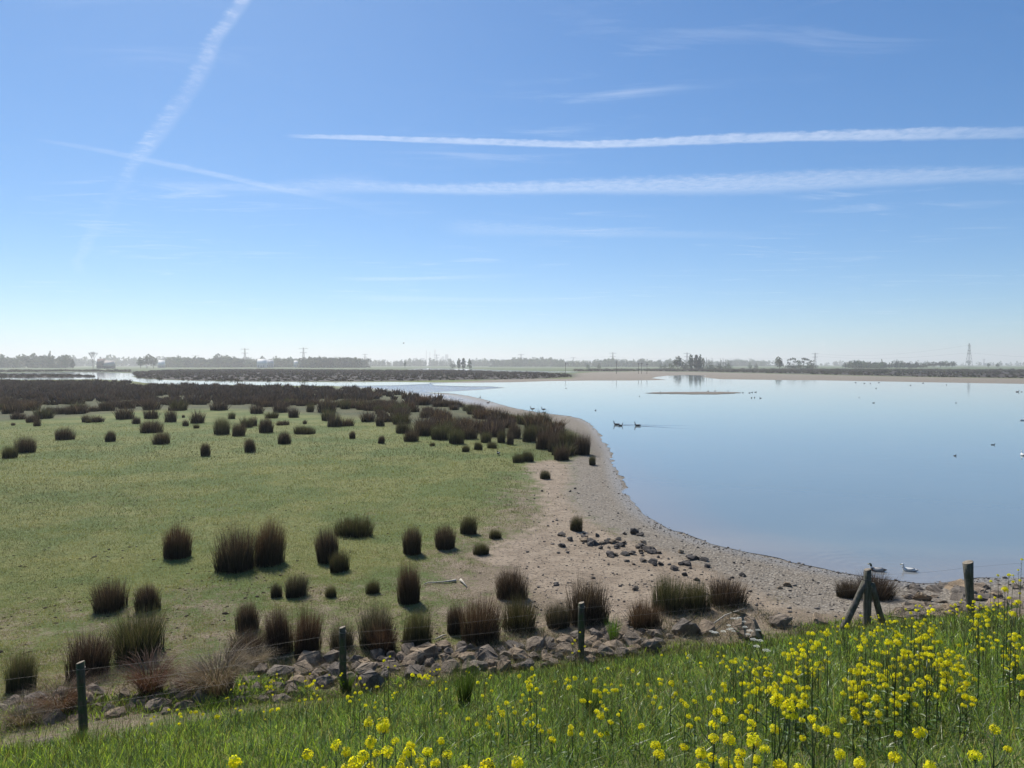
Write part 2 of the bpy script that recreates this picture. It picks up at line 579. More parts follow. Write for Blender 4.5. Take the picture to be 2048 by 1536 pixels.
def ground_material():
    m, t, out = new_mat('marsh_ground')
    co = t.node('ShaderNodeTexCoord').outputs['Object']
    a1, a2 = attr(t, 'mask'), attr(t, 'mask2')
    s1, s2 = t.node('ShaderNodeSeparateColor'), t.node('ShaderNodeSeparateColor')
    t.put(s1.inputs[0], a1.outputs['Color']); t.put(s2.inputs[0], a2.outputs['Color'])
    dirt, grav, sparse = s1.outputs[0], s1.outputs[1], s1.outputs[2]
    wet, fgreen, fdark = s2.outputs[0], s2.outputs[1], s2.outputs[2]
    n_big = t.noise(co, .18, 3)
    n_mid = t.noise(co, 1.3, 5, .62)
    n_fin = t.noise(co, 9, 5, .65)
    n_vf = t.noise(co, 34, 3, .6)
    grass = t.mix(t.smooth(n_mid, .3, .7), (.095, .125, .030), (.175, .180, .050))
    grass = t.mix(t.smooth(n_fin, .35, .75), grass, (.225, .220, .075))
    grass = t.mix(t.smooth(n_big, .42, .6, 0, .8), grass, (.095, .135, .034))
    # bare sandy soil
    soil = t.mix(t.smooth(n_mid, .32, .68), (.262, .200, .138), (.365, .288, .205))
    soil = t.mix(t.smooth(n_fin, .50, .66), soil, (.125, .098, .070))
    soil = t.mix(t.smooth(n_vf, .58, .72, 0, .8), soil, (.42, .35, .27))
    # grey gravelly mud
    vo = t.node('ShaderNodeTexVoronoi')
    t.put(vo.inputs['Vector'], co)
    vo.inputs['Scale'].default_value = 16
    gsep = t.node('ShaderNodeSeparateColor')
    t.put(gsep.inputs[0], vo.outputs['Color'])
    gravel = t.ramp(gsep.outputs[0], [(0, (.125, .105, .082)), (.45, (.235, .200, .155)), (.8, (.29, .25, .195)), (1, (.40, .36, .30))])
    gravel = t.mix(t.smooth(n_mid, .3, .75, 0, .6), gravel, (.245, .205, .155))

    def blend(mk, w=.9, sharp=5.0, n=n_mid):
        return t.math('MULTIPLY_ADD', t.math('ADD', mk, t.math('MULTIPLY', t.math('SUBTRACT', n, .5), w)), sharp, .5 - .5 * sharp, clamp=True)
    nn = t.math('MULTIPLY_ADD', n_fin, .55, t.math('MULTIPLY', n_mid, .5))
    c = t.mix(blend(sparse, 2.1, 3.2, nn), grass, t.mix(t.smooth(n_vf, .35, .65), soil, (.15, .115, .07)))
    c = t.mix(blend(dirt, 1.7, 3.5, nn), c, soil)
    c = t.mix(blend(grav, 1.3, 2.6, nn), c, gravel)
    # far marsh
    far_n = t.noise(co, .05, 4, .6)
    c = t.mix(fgreen, c, t.mix(t.smooth(far_n, .35, .65), (.085, .125, .05), (.12, .14, .06)))
    c = t.mix(fdark, c, (.055, .045, .038))
    c = t.mix(wet, c, t.mix(n_mid, (.17, .165, .16), (.30, .29, .27)))
    rough = t.mix(wet, (.92, .92, .92), (.20, .20, .20))
    vh = t.math('MULTIPLY', vo.outputs['Distance'], grav)
    h = t.math('ADD', t.math('MULTIPLY', n_fin, .8), t.math('MULTIPLY', n_mid, .9))
    h = t.math('SUBTRACT', t.math('MULTIPLY_ADD', n_vf, .35, h), t.math('MULTIPLY', vh, .5))
    nrm = bump(t, h, 1.0, .10)
    t.l.new(principled(t, c, rough, .25, nrm), out.inputs[0])
    return m


def water_material():
    m, t, out = new_mat('lake_water')
    co = t.node('ShaderNodeTexCoord').outputs['Object']
    mp = t.node('ShaderNodeMapping')
    t.put(mp.inputs[0], co)
    mp.inputs['Scale'].default_value = (.55, 1.3, 1)
    n1 = t.noise(mp.outputs[0], 1.1, 4, .5)
    n2 = t.noise(mp.outputs[0], 5.0, 3, .5)
    big = t.noise(co, .045, 3, .5)
    # rings round the two ducks near the bank
    rings = None
    for (px, py, r0) in ((1815, 1140, 3.6), (1748, 1139, 3.0)):
        x, y = flat(px, py, WZ)
        v = t.node('ShaderNodeVectorMath', operation='DISTANCE')
        t.put(v.inputs[0], co); v.inputs[1].default_value = (float(x), float(y), WZ)
        d = v.outputs['Value']
        w = t.math('MULTIPLY', t.math('SINE', t.math('MULTIPLY', d, 17.0)), t.smooth(d, r0, .5, 0, 1))
        rings = w if rings is None else t.math('ADD', rings, w)
    h = t.math('ADD', t.math('MULTIPLY', n1, t.smooth(big, .35, .7, .35, 1.0)), t.math('MULTIPLY', n2, .16))
    h = t.math('ADD', h, t.math('MULTIPLY', rings, .30))
    nrm = bump(t, h, .22, .02)
    # shallow edges show the mud below
    sh = attr(t, 'Col')
    sc_ = t.node('ShaderNodeSeparateColor'); t.put(sc_.inputs[0], sh.outputs['Color'])
    c = t.mix(sc_.outputs[0], (.165, .210, .222), (.215, .215, .21))
    t.l.new(principled(t, c, .04, .5, nrm, IOR=1.333), out.inputs[0])
    return m


M_GROUND = ground_material()
M_WATER = water_material()

# ------------------------------------------------------------------ ground sheet, reaching the horizon
rows = np.concatenate([[-40, -26, -16, -8], np.arange(-5, 11.5, .6),
                       CAMZ * FPX / (np.concatenate([np.arange(1440, 800, -3.2), np.arange(800, 740, -1.0), np.arange(740, 731, -.5)]) - 729),
                       [4200, 5200, 6800, 9000, 12000, 15500]])
rows = np.unique(rows)
U = np.linspace(-1.35, 1.35, 680)
UU, YY = np.meshgrid(U, rows)
XX = UU * (np.maximum(YY, 0) + 9)
X, Y = XX.ravel(), YY.ravel()
lake_d = np.full(X.shape, -1e6)
near = (Y > 12) & (Y < 700)
lake_d[near] = sdist(LAKE, X[near], Y[near])
Z = height(X, Y)
Z[near] = ground_z(X[near], Y[near], lake_d[near])
# the ground stays under the far water sheets
Z = np.where(Y > 160, np.minimum(Z, -.03), Z)
nr, nc = XX.shape
ii = np.arange(nr * nc).reshape(nr, nc)
F = np.stack([ii[:-1, :-1], ii[:-1, 1:], ii[1:, 1:], ii[1:, :-1]], -1).reshape(-1, 4)
gme = mesh_np('ground', np.stack([X, Y, Z], 1), [F], smooth=True)
sD, sG = sdist(DIRT, X, Y), sdist(GRAVEL, X, Y)
S = dike_s(X, Y)
dirt = sstep(-1.8, 1.8, sD)
grav = np.maximum(sstep(-1.8, 1.6, sG), sstep(-8, 8, sdist(FARFLAT, X, Y)) * (Y > 120))
grav = np.maximum(grav, sstep(1.2, .3, -lake_d) * (Y < 160))
# trodden, thin turf at the foot of the dike and round the bare ground
toe = sstep(27, 19, S) * sstep(-14, -4, S)
sparse = np.clip(.12 + .32 * toe + .42 * sstep(-4.5, 0, sD) + .7 * (vnoise(X, Y, .16, 21, 3) - .5) * (.35 + .65 * toe), 0, .95) * sstep(62, 30, Y)
sparse = np.where(S < 13.6, .3, sparse)
sparse = np.maximum(sparse, .85 * sstep(14.6, 15.2, S) * sstep(17.0, 16.0, S) * (Y < 40))
wet = sstep(-6, 4, sdist(WETFLAT, X, Y)) * (Y > 100)
wet = np.maximum(wet, sstep(1.1, .1, -lake_d) * (lake_d < 0) * (Y < 160) * .6)
fdark = np.zeros_like(X)
for P in DARKVEG:
    fdark = np.maximum(fdark, sstep(-8, 8, sdist(P, X, Y)))
fdark = np.maximum(fdark, .6 * sstep(-4, 3, sdist(MASS, X, Y)))
fgreen = sstep(330, 560, Y) * (1 - grav)
for nm, ch in (('mask', (dirt, grav, sparse)), ('mask2', (wet, fgreen, fdark))):
    a = gme.attributes.new(nm, 'FLOAT_COLOR', 'POINT')
    c = np.ones((len(X), 4), dtype=np.float32)
    for k in range(3):
        c[:, k] = ch[k]
    a.data.foreach_set('color', c.ravel())
tag(link('ground', gme, M_GROUND), kind='structure')


def sheet(name, P, z, mat, cols=None, masks=None):
    tri = tessellate_polygon([[Vector((p[0], p[1], 0)) for p in P]])
    V = np.concatenate([P, np.full((len(P), 1), z)], 1)
    tri = np.array(tri)
    a, b, c = V[tri[:, 0]], V[tri[:, 1]], V[tri[:, 2]]
    flip = np.cross(b - a, c - a)[:, 2] < 0
    tri[flip] = tri[flip][:, ::-1]
    me = mesh_np(name, V, [tri], col=cols)
    for nm, v in (masks or {}).items():
        at = me.attributes.new(nm, 'FLOAT_COLOR', 'POINT')
        at.data.foreach_set('color', np.tile(np.array(v, dtype=np.float32), len(V)))
    return tag(link(name, me, mat), kind='structure')


# the lake: a grid clipped to the shoreline would blur it, so one outline sheet plus a darker, shallow margin carried as colour
def lake_mesh():
    P = LAKE_R
    bm = bmesh.new()
    vs = [bm.verts.new((p[0], p[1], WZ)) for p in P]
    f = bm.faces.new(vs)
    bmesh.ops.triangulate(bm, faces=[f])
    # cut into cells so that the shallow margin can be carried on the points
    for d in (.6, 1.6, 3.5, 7):
        pass
    for yv in (22, 24, 26, 29, 33, 38, 45, 55, 70, 90, 120):
        bmesh.ops.bisect_plane(bm, geom=bm.verts[:] + bm.edges[:] + bm.faces[:], plane_co=(0, yv, 0), plane_no=(0, 1, 0))
    for k in range(-3, 24):
        bmesh.ops.bisect_plane(bm, geom=bm.verts[:] + bm.edges[:] + bm.faces[:], plane_co=(k * 2.0, 0, 0), plane_no=(1, -.12, 0))
    me = bpy.data.meshes.new('lake_water')
    bm.to_mesh(me); bm.free()
    n = len(me.vertices)
    co = np.zeros(n * 3, dtype=np.float32); me.vertices.foreach_get('co', co); co = co.reshape(-1, 3)
    d = sdist(LAKE_R, co[:, 0], co[:, 1])
    sh = sstep(4.5, 0.0, np.abs(d)) * sstep(70, 30, co[:, 1])
    a = me.attributes.new('Col', 'FLOAT_COLOR', 'POINT')
    c = np.ones((n, 4), dtype=np.float32); c[:, :3] = sh[:, None]
    a.data.foreach_set('color', c.ravel())
    if sum(p.normal.z for p in me.polygons) < 0:
        me.flip_normals()
    return me


tag(link('lake_water', lake_mesh(), M_WATER), kind='structure')
sheet('channel_water', CHANNEL, WZ, M_WATER, cols=(0, 0, 0))
sheet('creek_water', CHANNEL2, WZ, M_WATER, cols=(0, 0, 0))
sheet('marsh_islet', CHANNEL_ISLE, WZ + .05, M_GROUND, masks={'mask': (0, 0, 0, 1), 'mask2': (0, 0, 1, 1)})
sheet('mud_islet', roughen(ISLET, .8, 2.5, 400), WZ + .06, M_GROUND, masks={'mask': (0, 1, 0, 1), 'mask2': (0, 0, .15, 1)})

# ------------------------------------------------------------------ plants: blades made in bulk
def blades(base, h, w, az, lean, face, col0, col1, seg=3, droop=.0, power=1.8):
    """many grass blades; returns V, quads, tris, colours. base (N,3); the rest (N,) ; col0/col1 (N,3) foot and tip"""
    N = len(base)
    t = np.linspace(0, 1, seg + 1)
    lx, ly = np.cos(az), np.sin(az)
    fx, fy = np.cos(face), np.sin(face)
    V = np.zeros((N, 2 * seg + 1, 3)); C = np.zeros((N, 2 * seg + 1, 3))
    for k in range(seg + 1):
        tt = t[k]
        off = h * lean * tt ** power
        zz = h * (tt - droop * tt ** 3) * np.sqrt(np.maximum(1 - (lean * .55) ** 2 * tt, .15))
        px = base[:, 0] + lx * off; py = base[:, 1] + ly * off; pz = base[:, 2] + zz
        c = col0 + (col1 - col0) * tt
        if k < seg:
            ww = w * (1 - .55 * tt) * .5
            V[:, 2 * k] = np.stack([px - fx * ww, py - fy * ww, pz], 1)
            V[:, 2 * k + 1] = np.stack([px + fx * ww, py + fy * ww, pz], 1)
            C[:, 2 * k] = C[:, 2 * k + 1] = c
        else:
            V[:, 2 * k] = np.stack([px, py, pz], 1); C[:, 2 * k] = c
    n = 2 * seg + 1
    o = (np.arange(N) * n)[:, None]
    Q = np.concatenate([o + np.array([[2 * k, 2 * k + 1, 2 * k + 3, 2 * k + 2]]) for k in range(seg - 1)]) if seg > 1 else np.zeros((0, 4), int)
    Tn = o + np.array([[2 * seg - 2, 2 * seg - 1, 2 * seg]])
    return V.reshape(-1, 3), Q, Tn, C.reshape(-1, 3)


def merge(parts):
    V, Q, Tn, C, n = [], [], [], [], 0
    for v, q, t, c in parts:
        V.append(v); C.append(c); Q.append(q + n); Tn.append(t + n); n += len(v)
    return np.concatenate(V), np.concatenate(Q), np.concatenate(Tn), np.concatenate(C)


def vary(c, n, k=.25):
    return np.array(c)[None, :] * (1 + (rng.random((n, 1)) - .5) * 2 * k) * (1 + (rng.random((n, 3)) - .5) * .12)


M_RUSH = leaf_mat('rush_blades', trans=.30, rough=.5, spec=.3, vary=.25, tint=(1.15, .98, .7))
M_DRY = leaf_mat('dry_grass_blades', trans=.35, rough=.6, spec=.3, vary=.2, tint=(1.1, 1.0, .8))
M_GRASS = leaf_mat('dike_grass_blades', trans=.55, rough=.36, spec=.5, vary=.0, tint=(1.25, 1.3, .45))
M_TURF = leaf_mat('pasture_blades', trans=.35, rough=.30, spec=.55, vary=.0)


def rush_mesh(name, n=420, w=1.0, h=1.0, kind='brown', flare=.35, core=True, seg=3, bw=.010, ragged=.25):
    """rush tussock: a dense upright sheaf, wider at the top; unit size 1 m wide and 1 m tall"""
    r = np.sqrt(rng.random(n)) * .42 * w
    a = rng.random(n) * 2 * np.pi
    base = np.stack([np.cos(a) * r, np.sin(a) * r, np.full(n, -.04)], 1)
    q = r / (.42 * w)
    sub = rng.integers(4, size=n); scx = rng.normal(0, .13, 4); scy = rng.normal(0, .13, 4); shh = rng.uniform(.82, 1.10, 4)
    base[:, 0] = base[:, 0] * .78 + scx[sub] * w; base[:, 1] = base[:, 1] * .78 + scy[sub] * w
    lump = .74 + .44 * vnoise(np.cos(a) * q * 1.6 + 5, np.sin(a) * q * 1.6 + 5, 1.6, int(rng.integers(999)), 2)
    hh = h * (1.12 - .30 * q ** 2 - ragged * rng.random(n) ** 2) * lump * shh[sub]
    lean = flare * (.10 + q * .75) * (.3 + 1.1 * rng.random(n))
    az = a + rng.normal(0, .5, n)
    face = rng.random(n) * np.pi
    stray = rng.random(n) < .06
    lean = np.where(stray, lean + .5 * rng.random(n), lean); az = np.where(stray, rng.random(n) * 6.28, az)
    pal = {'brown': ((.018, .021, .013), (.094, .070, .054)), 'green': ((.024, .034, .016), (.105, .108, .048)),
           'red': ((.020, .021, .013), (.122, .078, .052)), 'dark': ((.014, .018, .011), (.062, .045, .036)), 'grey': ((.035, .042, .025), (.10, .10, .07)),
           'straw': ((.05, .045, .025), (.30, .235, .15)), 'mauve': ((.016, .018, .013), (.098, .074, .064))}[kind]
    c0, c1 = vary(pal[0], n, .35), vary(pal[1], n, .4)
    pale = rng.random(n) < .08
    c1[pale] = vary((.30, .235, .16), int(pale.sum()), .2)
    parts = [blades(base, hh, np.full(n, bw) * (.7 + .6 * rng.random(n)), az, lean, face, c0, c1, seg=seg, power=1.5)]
    if core:      # the packed dead heart of the tussock: short broad blades
        m = n // 3
        r2 = np.sqrt(rng.random(m)) * .40 * w; a2 = rng.random(m) * 2 * np.pi
        sb = rng.integers(4, size=m)
        b2 = np.stack([np.cos(a2) * r2 * .82 + scx[sb] * w, np.sin(a2) * r2 * .82 + scy[sb] * w, np.full(m, -.04)], 1)
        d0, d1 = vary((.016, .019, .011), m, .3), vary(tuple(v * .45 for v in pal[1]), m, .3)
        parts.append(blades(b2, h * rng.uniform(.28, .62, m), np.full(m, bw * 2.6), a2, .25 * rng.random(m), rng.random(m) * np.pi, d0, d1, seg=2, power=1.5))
    V, Q, Tn, C = merge(parts)
    F = [Q, Tn]
    me = mesh_np(name, V, F, C)
    me.materials.append(M_RUSH if kind != 'straw' else M_DRY)
    return me


RUSH = {}
for kd in ('brown', 'green', 'red', 'grey'):
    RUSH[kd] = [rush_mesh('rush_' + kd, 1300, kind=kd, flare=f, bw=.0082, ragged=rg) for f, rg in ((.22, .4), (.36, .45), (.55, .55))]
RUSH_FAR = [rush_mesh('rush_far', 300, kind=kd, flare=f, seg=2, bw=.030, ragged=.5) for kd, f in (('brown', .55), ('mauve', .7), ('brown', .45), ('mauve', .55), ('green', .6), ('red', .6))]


def droop_mesh(name, n=700, kind='straw'):
    """old dry tussock whose blades have fallen over"""
    a = rng.random(n) * 2 * np.pi
    r = np.sqrt(rng.random(n)) * .22
    base = np.stack([np.cos(a) * r, np.sin(a) * r, np.full(n, -.04)], 1)
    pal = {'straw': ((.06, .05, .03), (.34, .27, .18)), 'rust': ((.04, .028, .016), (.20, .105, .055))}[kind]
    c0, c1 = vary(pal[0], n, .3), vary(pal[1], n, .3)
    hh = .65 + .55 * rng.random(n)
    V, Q, Tn, C = blades(base, hh, np.full(n, .008), a + rng.normal(0, .55, n), .45 + .6 * rng.random(n), rng.random(n) * np.pi, c0, c1, seg=4, droop=.34, power=1.9)
    me = mesh_np(name, V, [Q, Tn], C)
    me.materials.append(M_DRY)
    return me


DROOP = {'straw': droop_mesh('dry_straw'), 'rust': droop_mesh('dry_rust', kind='rust')}


def put_plant(name, me, px, py, wpx, hpx, label, cat='rush', group=None, base_w=1.04, base_h=1.0):
    g = onground(px, py)
    x, y, z = g
    k = y / FPX
    o = link(name, me)
    sx, sz = wpx * k / base_w, hpx * k / base_h * (1.08 if name == 'rush_plant' else 1.0)
    o.location = (x, y + sx * .3, float(height(x, y + sx * .3)) - .02)
    o.scale = (sx, sx, sz)
    o.rotation_euler = (rng.normal(0, .04), rng.normal(0, .05), rng.random() * 6.28)
    tag(o, label, cat, group)
    return o


GR = 'rush tussocks on the marsh'
near_rush = [
    # px, base py, width, height, colour, shape, label
    (345, 1121, 68, 66, 'red', 0, 'leftmost reddish rush tussock of the middle row, with a gappy spiky crown'),
    (457, 1147, 88, 92, 'brown', 1, 'broad purple-brown rush tussock with bent pale stalks, second in the middle row'),
    (535, 1129, 76, 88, 'red', 0, 'tall square rush tussock with orange-brown sides, third in the middle row'),
    (655, 1129, 60, 80, 'brown', 0, 'upright purple-brown rush tussock with a small green one at its foot'),
    (698, 1075, 76, 42, 'green', 0, 'low wide rush tussock behind the upright purple-brown one'),
    (674, 1146, 40, 46, 'green', 0, 'small green rush tussock at the foot of the purple-brown one'),
    (825, 1112, 50, 64, 'brown', 0, 'narrow purple-brown rush tussock, left of a pair in mid pasture'),
    (885, 1098, 54, 52, 'brown', 0, 'roundish purple-brown rush tussock, right of a pair in mid pasture'),
    (934, 1069, 34, 40, 'green', 0, 'small round dark rush tussock at the edge of the green turf'),
    (992, 1078, 24, 20, 'green', 0, 'tiny square green rush tuft on thin turf near the bare ground'),
    (964, 1111, 32, 25, 'green', 0, 'small low green rush tuft left of the bare sandy ground'),
    (820, 1211, 54, 82, 'red', 0, 'tall vase-shaped rush tussock standing beside the long pale stick'),
    (1018, 1198, 68, 66, 'brown', 1, 'fan-shaped rush tussock at the edge of the bare sand'),
    (212, 1222, 72, 68, 'brown', 1, 'wide rush tussock with a split crown on trodden turf at the left'),
    (283, 1226, 56, 60, 'brown', 0, 'rounded dark rush tussock right beside the split-crowned one'),
    (483, 1266, 54, 62, 'brown', 0, 'neat upright rush tussock standing alone above the dry clumps'),
    (588, 1194, 54, 50, 'grey', 1, 'soft grey-green rush tussock in the trodden turf'),
    (550, 1196, 26, 30, 'grey', 0, 'small grey-green tuft touching the soft grey-green tussock'),
    (662, 1196, 22, 26, 'green', 1, 'very small tattered green tuft in the trodden turf'),
    (746, 1188, 28, 28, 'green', 1, 'small spiky green tuft left of the vase-shaped tussock'),
    (262, 1322, 112, 92, 'green', 2, 'big sprawling dark green rush tussock behind the leftmost fence post'),
    (158, 1362, 96, 90, 'brown', 1, 'brown-green rush tussock right behind the leftmost fence post top'),
    (25, 1388, 60, 84, 'green', 1, 'tall thin dark rush tussock at the left edge'),
    (560, 1312, 66, 104, 'brown', 0, 'tall dark rush tussock, left half of the tallest pair behind the stones'),
    (608, 1318, 66, 100, 'red', 1, 'tall brown rush tussock, right half of the tallest pair behind the stones'),
    (736, 1300, 84, 92, 'grey', 1, 'shaggy grey rush tussock right of the second fence post'),
    (762, 1312, 72, 62, 'red', 1, 'rusty low rush tussock in front of the shaggy grey one'),
    (828, 1298, 58, 84, 'green', 0, 'dark upright rush tussock right of the rusty low one'),
    (680, 1304, 50, 58, 'grey', 2, 'thin grey tussock just left of the second fence post'),
    (906, 1268, 46, 66, 'brown', 0, 'slim brown rush tussock touching a broad one above the stones'),
    (955, 1292, 92, 92, 'red', 1, 'broad brown rush tussock standing right behind the grey stones'),
    (1040, 1264, 76, 66, 'green', 1, 'loose green-tinged rush tussock above the pale boulders'),
    (1114, 1256, 60, 56, 'grey', 1, 'low grey-brown tussock left of the third fence post'),
    (1186, 1252, 84, 96, 'brown', 1, 'large rush tussock right behind the third fence post'),
    (1295, 1264, 74, 62, 'red', 1, 'round rust-red grass tussock in front of the stones'),
    (1342, 1224, 72, 72, 'green', 1, 'big dark green rush tussock on bare sand, left of a joined pair'),
    (1396, 1226, 62, 62, 'green', 1, 'dark green rush tussock on bare sand, right of a joined pair'),
    (1464, 1214, 84, 58, 'brown', 1, 'low brown rush tussock rightmost on the bare sand'),
    (1755, 1200, 80, 56, 'brown', 2, 'thin spiky rush tussock behind the braced fence post'),
    (1708, 1198, 50, 40, 'brown', 2, 'thin brown tuft left of the braced fence post'),
    (480, 1330, 84, 66, 'brown', 1, 'brown rush tussock behind the dry straw clump'),
    (1152, 1063, 26, 34, 'green', 0, 'lone dark rush tussock on the bare sand above the stone scatter'),
    (1092, 961, 20, 20, 'green', 0, 'lone small dark tussock where turf meets the bare sand'),
    (1185, 930, 16, 20, 'green', 0, 'lone small dark tussock on grey mud by the lake edge'),
    (1035, 927, 24, 20, 'green', 0, 'small dark tussock at the right end of the turf, left of two'),
    (1057, 925, 24, 24, 'green', 0, 'small dark tussock at the right end of the turf, right of two'),
    (47, 907, 40, 34, 'brown', 1, 'rounded rush tussock near the left edge of the open pasture'),
    (12, 917, 32, 26, 'green', 0, 'low dark rush tussock cut by the left edge of the picture'),
    (118, 880, 36, 27, 'brown', 1, 'windswept rush tussock second from the left on open pasture'),
    (219, 884, 23, 25, 'brown', 0, 'small upright rush tussock third from the left on open pasture'),
    (293, 866, 46, 27, 'brown', 1, 'wide two-lobed rush tussock on open pasture'),
    (316, 890, 34, 27, 'brown', 1, 'rush tussock just below the wide two-lobed one'),
    (407, 914, 24, 30, 'brown', 0, 'pointed rush tussock standing foremost on open pasture, left of two'),
    (495, 907, 26, 32, 'brown', 0, 'pointed rush tussock standing foremost on open pasture, right of two'),
    (563, 889, 30, 29, 'brown', 0, 'rush tussock with two peaks on open pasture'),
    (608, 869, 42, 17, 'green', 0, 'low flat green tussock in mid pasture'),
    (705, 878, 16, 18, 'brown', 0, 'small square tussock alone in mid pasture'),
    (763, 888, 16, 19, 'brown', 0, 'small domed tussock alone in front of the dense rush bed'),
    (957, 901, 17, 18, 'green', 0, 'small square tussock on turf before the right end of the rush bed'),
    (930, 904, 17, 15, 'green', 1, 'small tattered tuft on turf before the right end of the rush bed'),
    (984, 897, 22, 15, 'green', 1, 'flat pale green tuft on turf before the right end of the rush bed'),
]
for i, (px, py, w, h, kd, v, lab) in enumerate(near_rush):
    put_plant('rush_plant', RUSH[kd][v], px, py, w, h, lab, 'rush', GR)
for px, py, w, h, kd, lab in ((290, 1404, 120, 92, 'rust', 'rusty brown collapsed grass clump right of the leftmost post'),
                              (425, 1412, 150, 112, 'straw', 'large pale straw clump with drooping blades among the stones'),
                              (372, 1400, 90, 70, 'rust', 'dark rusty grass clump between the collapsed clump and the pale straw'),
                              (105, 1446, 120, 76, 'rust', 'dry russet grass clump left of the leftmost post'),
                              (30, 1468, 110, 60, 'straw', 'matted grey straw clump at the lower left edge'),
                              (505, 1345, 70, 50, 'straw', 'short pale straw clump at the left end of the stones')):
    put_plant('dry_grass_clump', DROOP[kd], px, py, w, h, lab, 'dry grass', 'dry grass clumps by the fence', 1.35, .75)

mid_rush = [(26, 852, 8, 7), (62, 846, 24, 18), (72, 853, 13, 15), (175, 846, 11, 9), (168, 845, 17, 17), (193, 845, 26, 15), (242, 840, 38, 28), (270, 848, 17, 19), (297, 838, 30, 24), (338, 845, 22, 30), (392, 847, 28, 28),
            (370, 853, 12, 15), (391, 858, 12, 11), (366, 836, 6, 8), (442, 870, 34, 36), (474, 873, 30, 30), (461, 839, 16, 17), (490, 856, 26, 24), (505, 853, 16, 24), (115, 829, 22, 18), (136, 829, 18, 18), (80, 838, 36, 28),
            (30, 839, 30, 18), (532, 866, 34, 34), (565, 851, 26, 11), (608, 849, 8, 10), (667, 855, 26, 30), (695, 853, 26, 19), (759, 853, 20, 26), (803, 867, 30, 26), (819, 884, 32, 26), (848, 873, 40, 32), (880, 881, 38, 32),
            (913, 890, 38, 34), (864, 893, 11, 8), (785, 844, 12, 15), (620, 825, 18, 22), (540, 837, 30, 16), (585, 836, 22, 26), (650, 826, 36, 32), (690, 819, 24, 22), (973, 886, 24, 24), (1004, 887, 18, 28), (1019, 891, 16, 28),
            (1165, 911, 36, 46), (1135, 906, 42, 48), (1120, 922, 30, 30), (1090, 900, 34, 42), (1060, 885, 32, 38), (940, 880, 34, 30), (735, 845, 30, 24), (655, 842, 30, 28), (560, 826, 30, 22), (510, 828, 30, 22), (430, 822, 34, 22),
            (350, 822, 40, 26), (300, 820, 36, 24), (250, 818, 34, 24), (210, 822, 30, 22), (20, 828, 40, 24), (55, 822, 36, 22), (150, 822, 34, 20), (1030, 878, 34, 34), (990, 870, 32, 32), (1110, 905, 34, 40)]
n_rush = len(near_rush)
placed = []
ORD = 'first second third fourth fifth sixth seventh eighth ninth tenth eleventh twelfth thirteenth fourteenth fifteenth sixteenth seventeenth eighteenth nineteenth twentieth'.split() + ['twenty-' + w for w in 'first second third fourth fifth sixth seventh eighth ninth'.split()]
ZONE = ['left third', 'middle third', 'right end']
zi = [0, 0, 0]
for (px, py, w, h) in sorted(mid_rush):
    me = RUSH[random.choice(['brown', 'brown', 'green'])][random.choice([0, 1, 1])] if py > 860 else random.choice(RUSH_FAR)
    z_ = 0 if px < 400 else 1 if px < 780 else 2
    size = 'large' if w * h > 900 else 'medium' if w * h > 450 else 'small'
    lab = '%s rush tussock, %s from the left in the front row, %s' % (size, ORD[zi[z_]], ZONE[z_])
    zi[z_] += 1
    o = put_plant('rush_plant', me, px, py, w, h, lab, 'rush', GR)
    placed.append((o.location.x, o.location.y)); n_rush += 1

# the dense bed behind: random spots, the nearest ones as plants of their own, the rest as one mass
def spots(P, n, dens_far=.0, seed=1):
    r = np.random.default_rng(seed)
    lo, hi = P.min(0), P.max(0)
    X = r.uniform(lo[0], hi[0], n); Y = r.uniform(lo[1], hi[1], n)
    k = inpoly(P, X, Y)
    return X[k], Y[k]


bx, by = spots(MASS, 20000, seed=5)
ok = (np.abs(bx) < .80 * by + 4)
bx, by = bx[ok], by[ok]
edge = sdist(MASS, bx, by)
clear = vnoise(bx, by, .13, 31, 2) + np.clip((by - 130) / 260, -.06, .3) + .24 * sstep(-45, 0, bx)
keep = (rng.random(len(bx)) < np.where(by < 170, .62, .40)) & (clear > .47) & (rng.random(len(bx)) < np.where(bx < -15, sstep(-2, 14, edge) * .9 + .1, 1))
bx, by = bx[keep], by[keep]
order = np.argsort(by)
bx, by = bx[order], by[order]
n_ind = 300 - n_rush
for i in range(n_ind):
    me = RUSH_FAR[int(rng.integers(len(RUSH_FAR)))]
    o = link('rush_plant', me)
    s = rng.uniform(1.2, 2.3)
    o.location = (bx[i], by[i], float(height(bx[i], by[i])) - .02)
    o.scale = (s, s, s * rng.uniform(.62, .9))
    o.rotation_euler = (0, 0, rng.random() * 6.28)
    tag(o, 'dark rush tussock packed among others in the near part of the dense bed', 'rush', 'rush tussocks packed in the near part of the bed')


def low_rush(n=26, kind=0):
    """far tussock, few faces"""
    a = np.linspace(0, 6.28, n) + rng.random(n) * .3
    r = .12 + .3 * rng.random(n)
    base = np.stack([np.cos(a) * r, np.sin(a) * r, np.full(n, -.05)], 1)
    c0, c1 = vary([(.022, .022, .014), (.020, .022, .014), (.028, .042, .02)][kind], n, .3), vary([(.092, .070, .060), (.070, .055, .048), (.085, .095, .05)][kind], n, .35)
    return blades(base, (.95 - .9 * (r - .12)) * (.8 + .35 * rng.random(n)), np.full(n, .19), a + rng.normal(0, .4, n), .15 + 1.3 * (r - .12) + .2 * rng.random(n), a + np.pi / 2 + rng.normal(0, .6, n), c0, c1, seg=2)


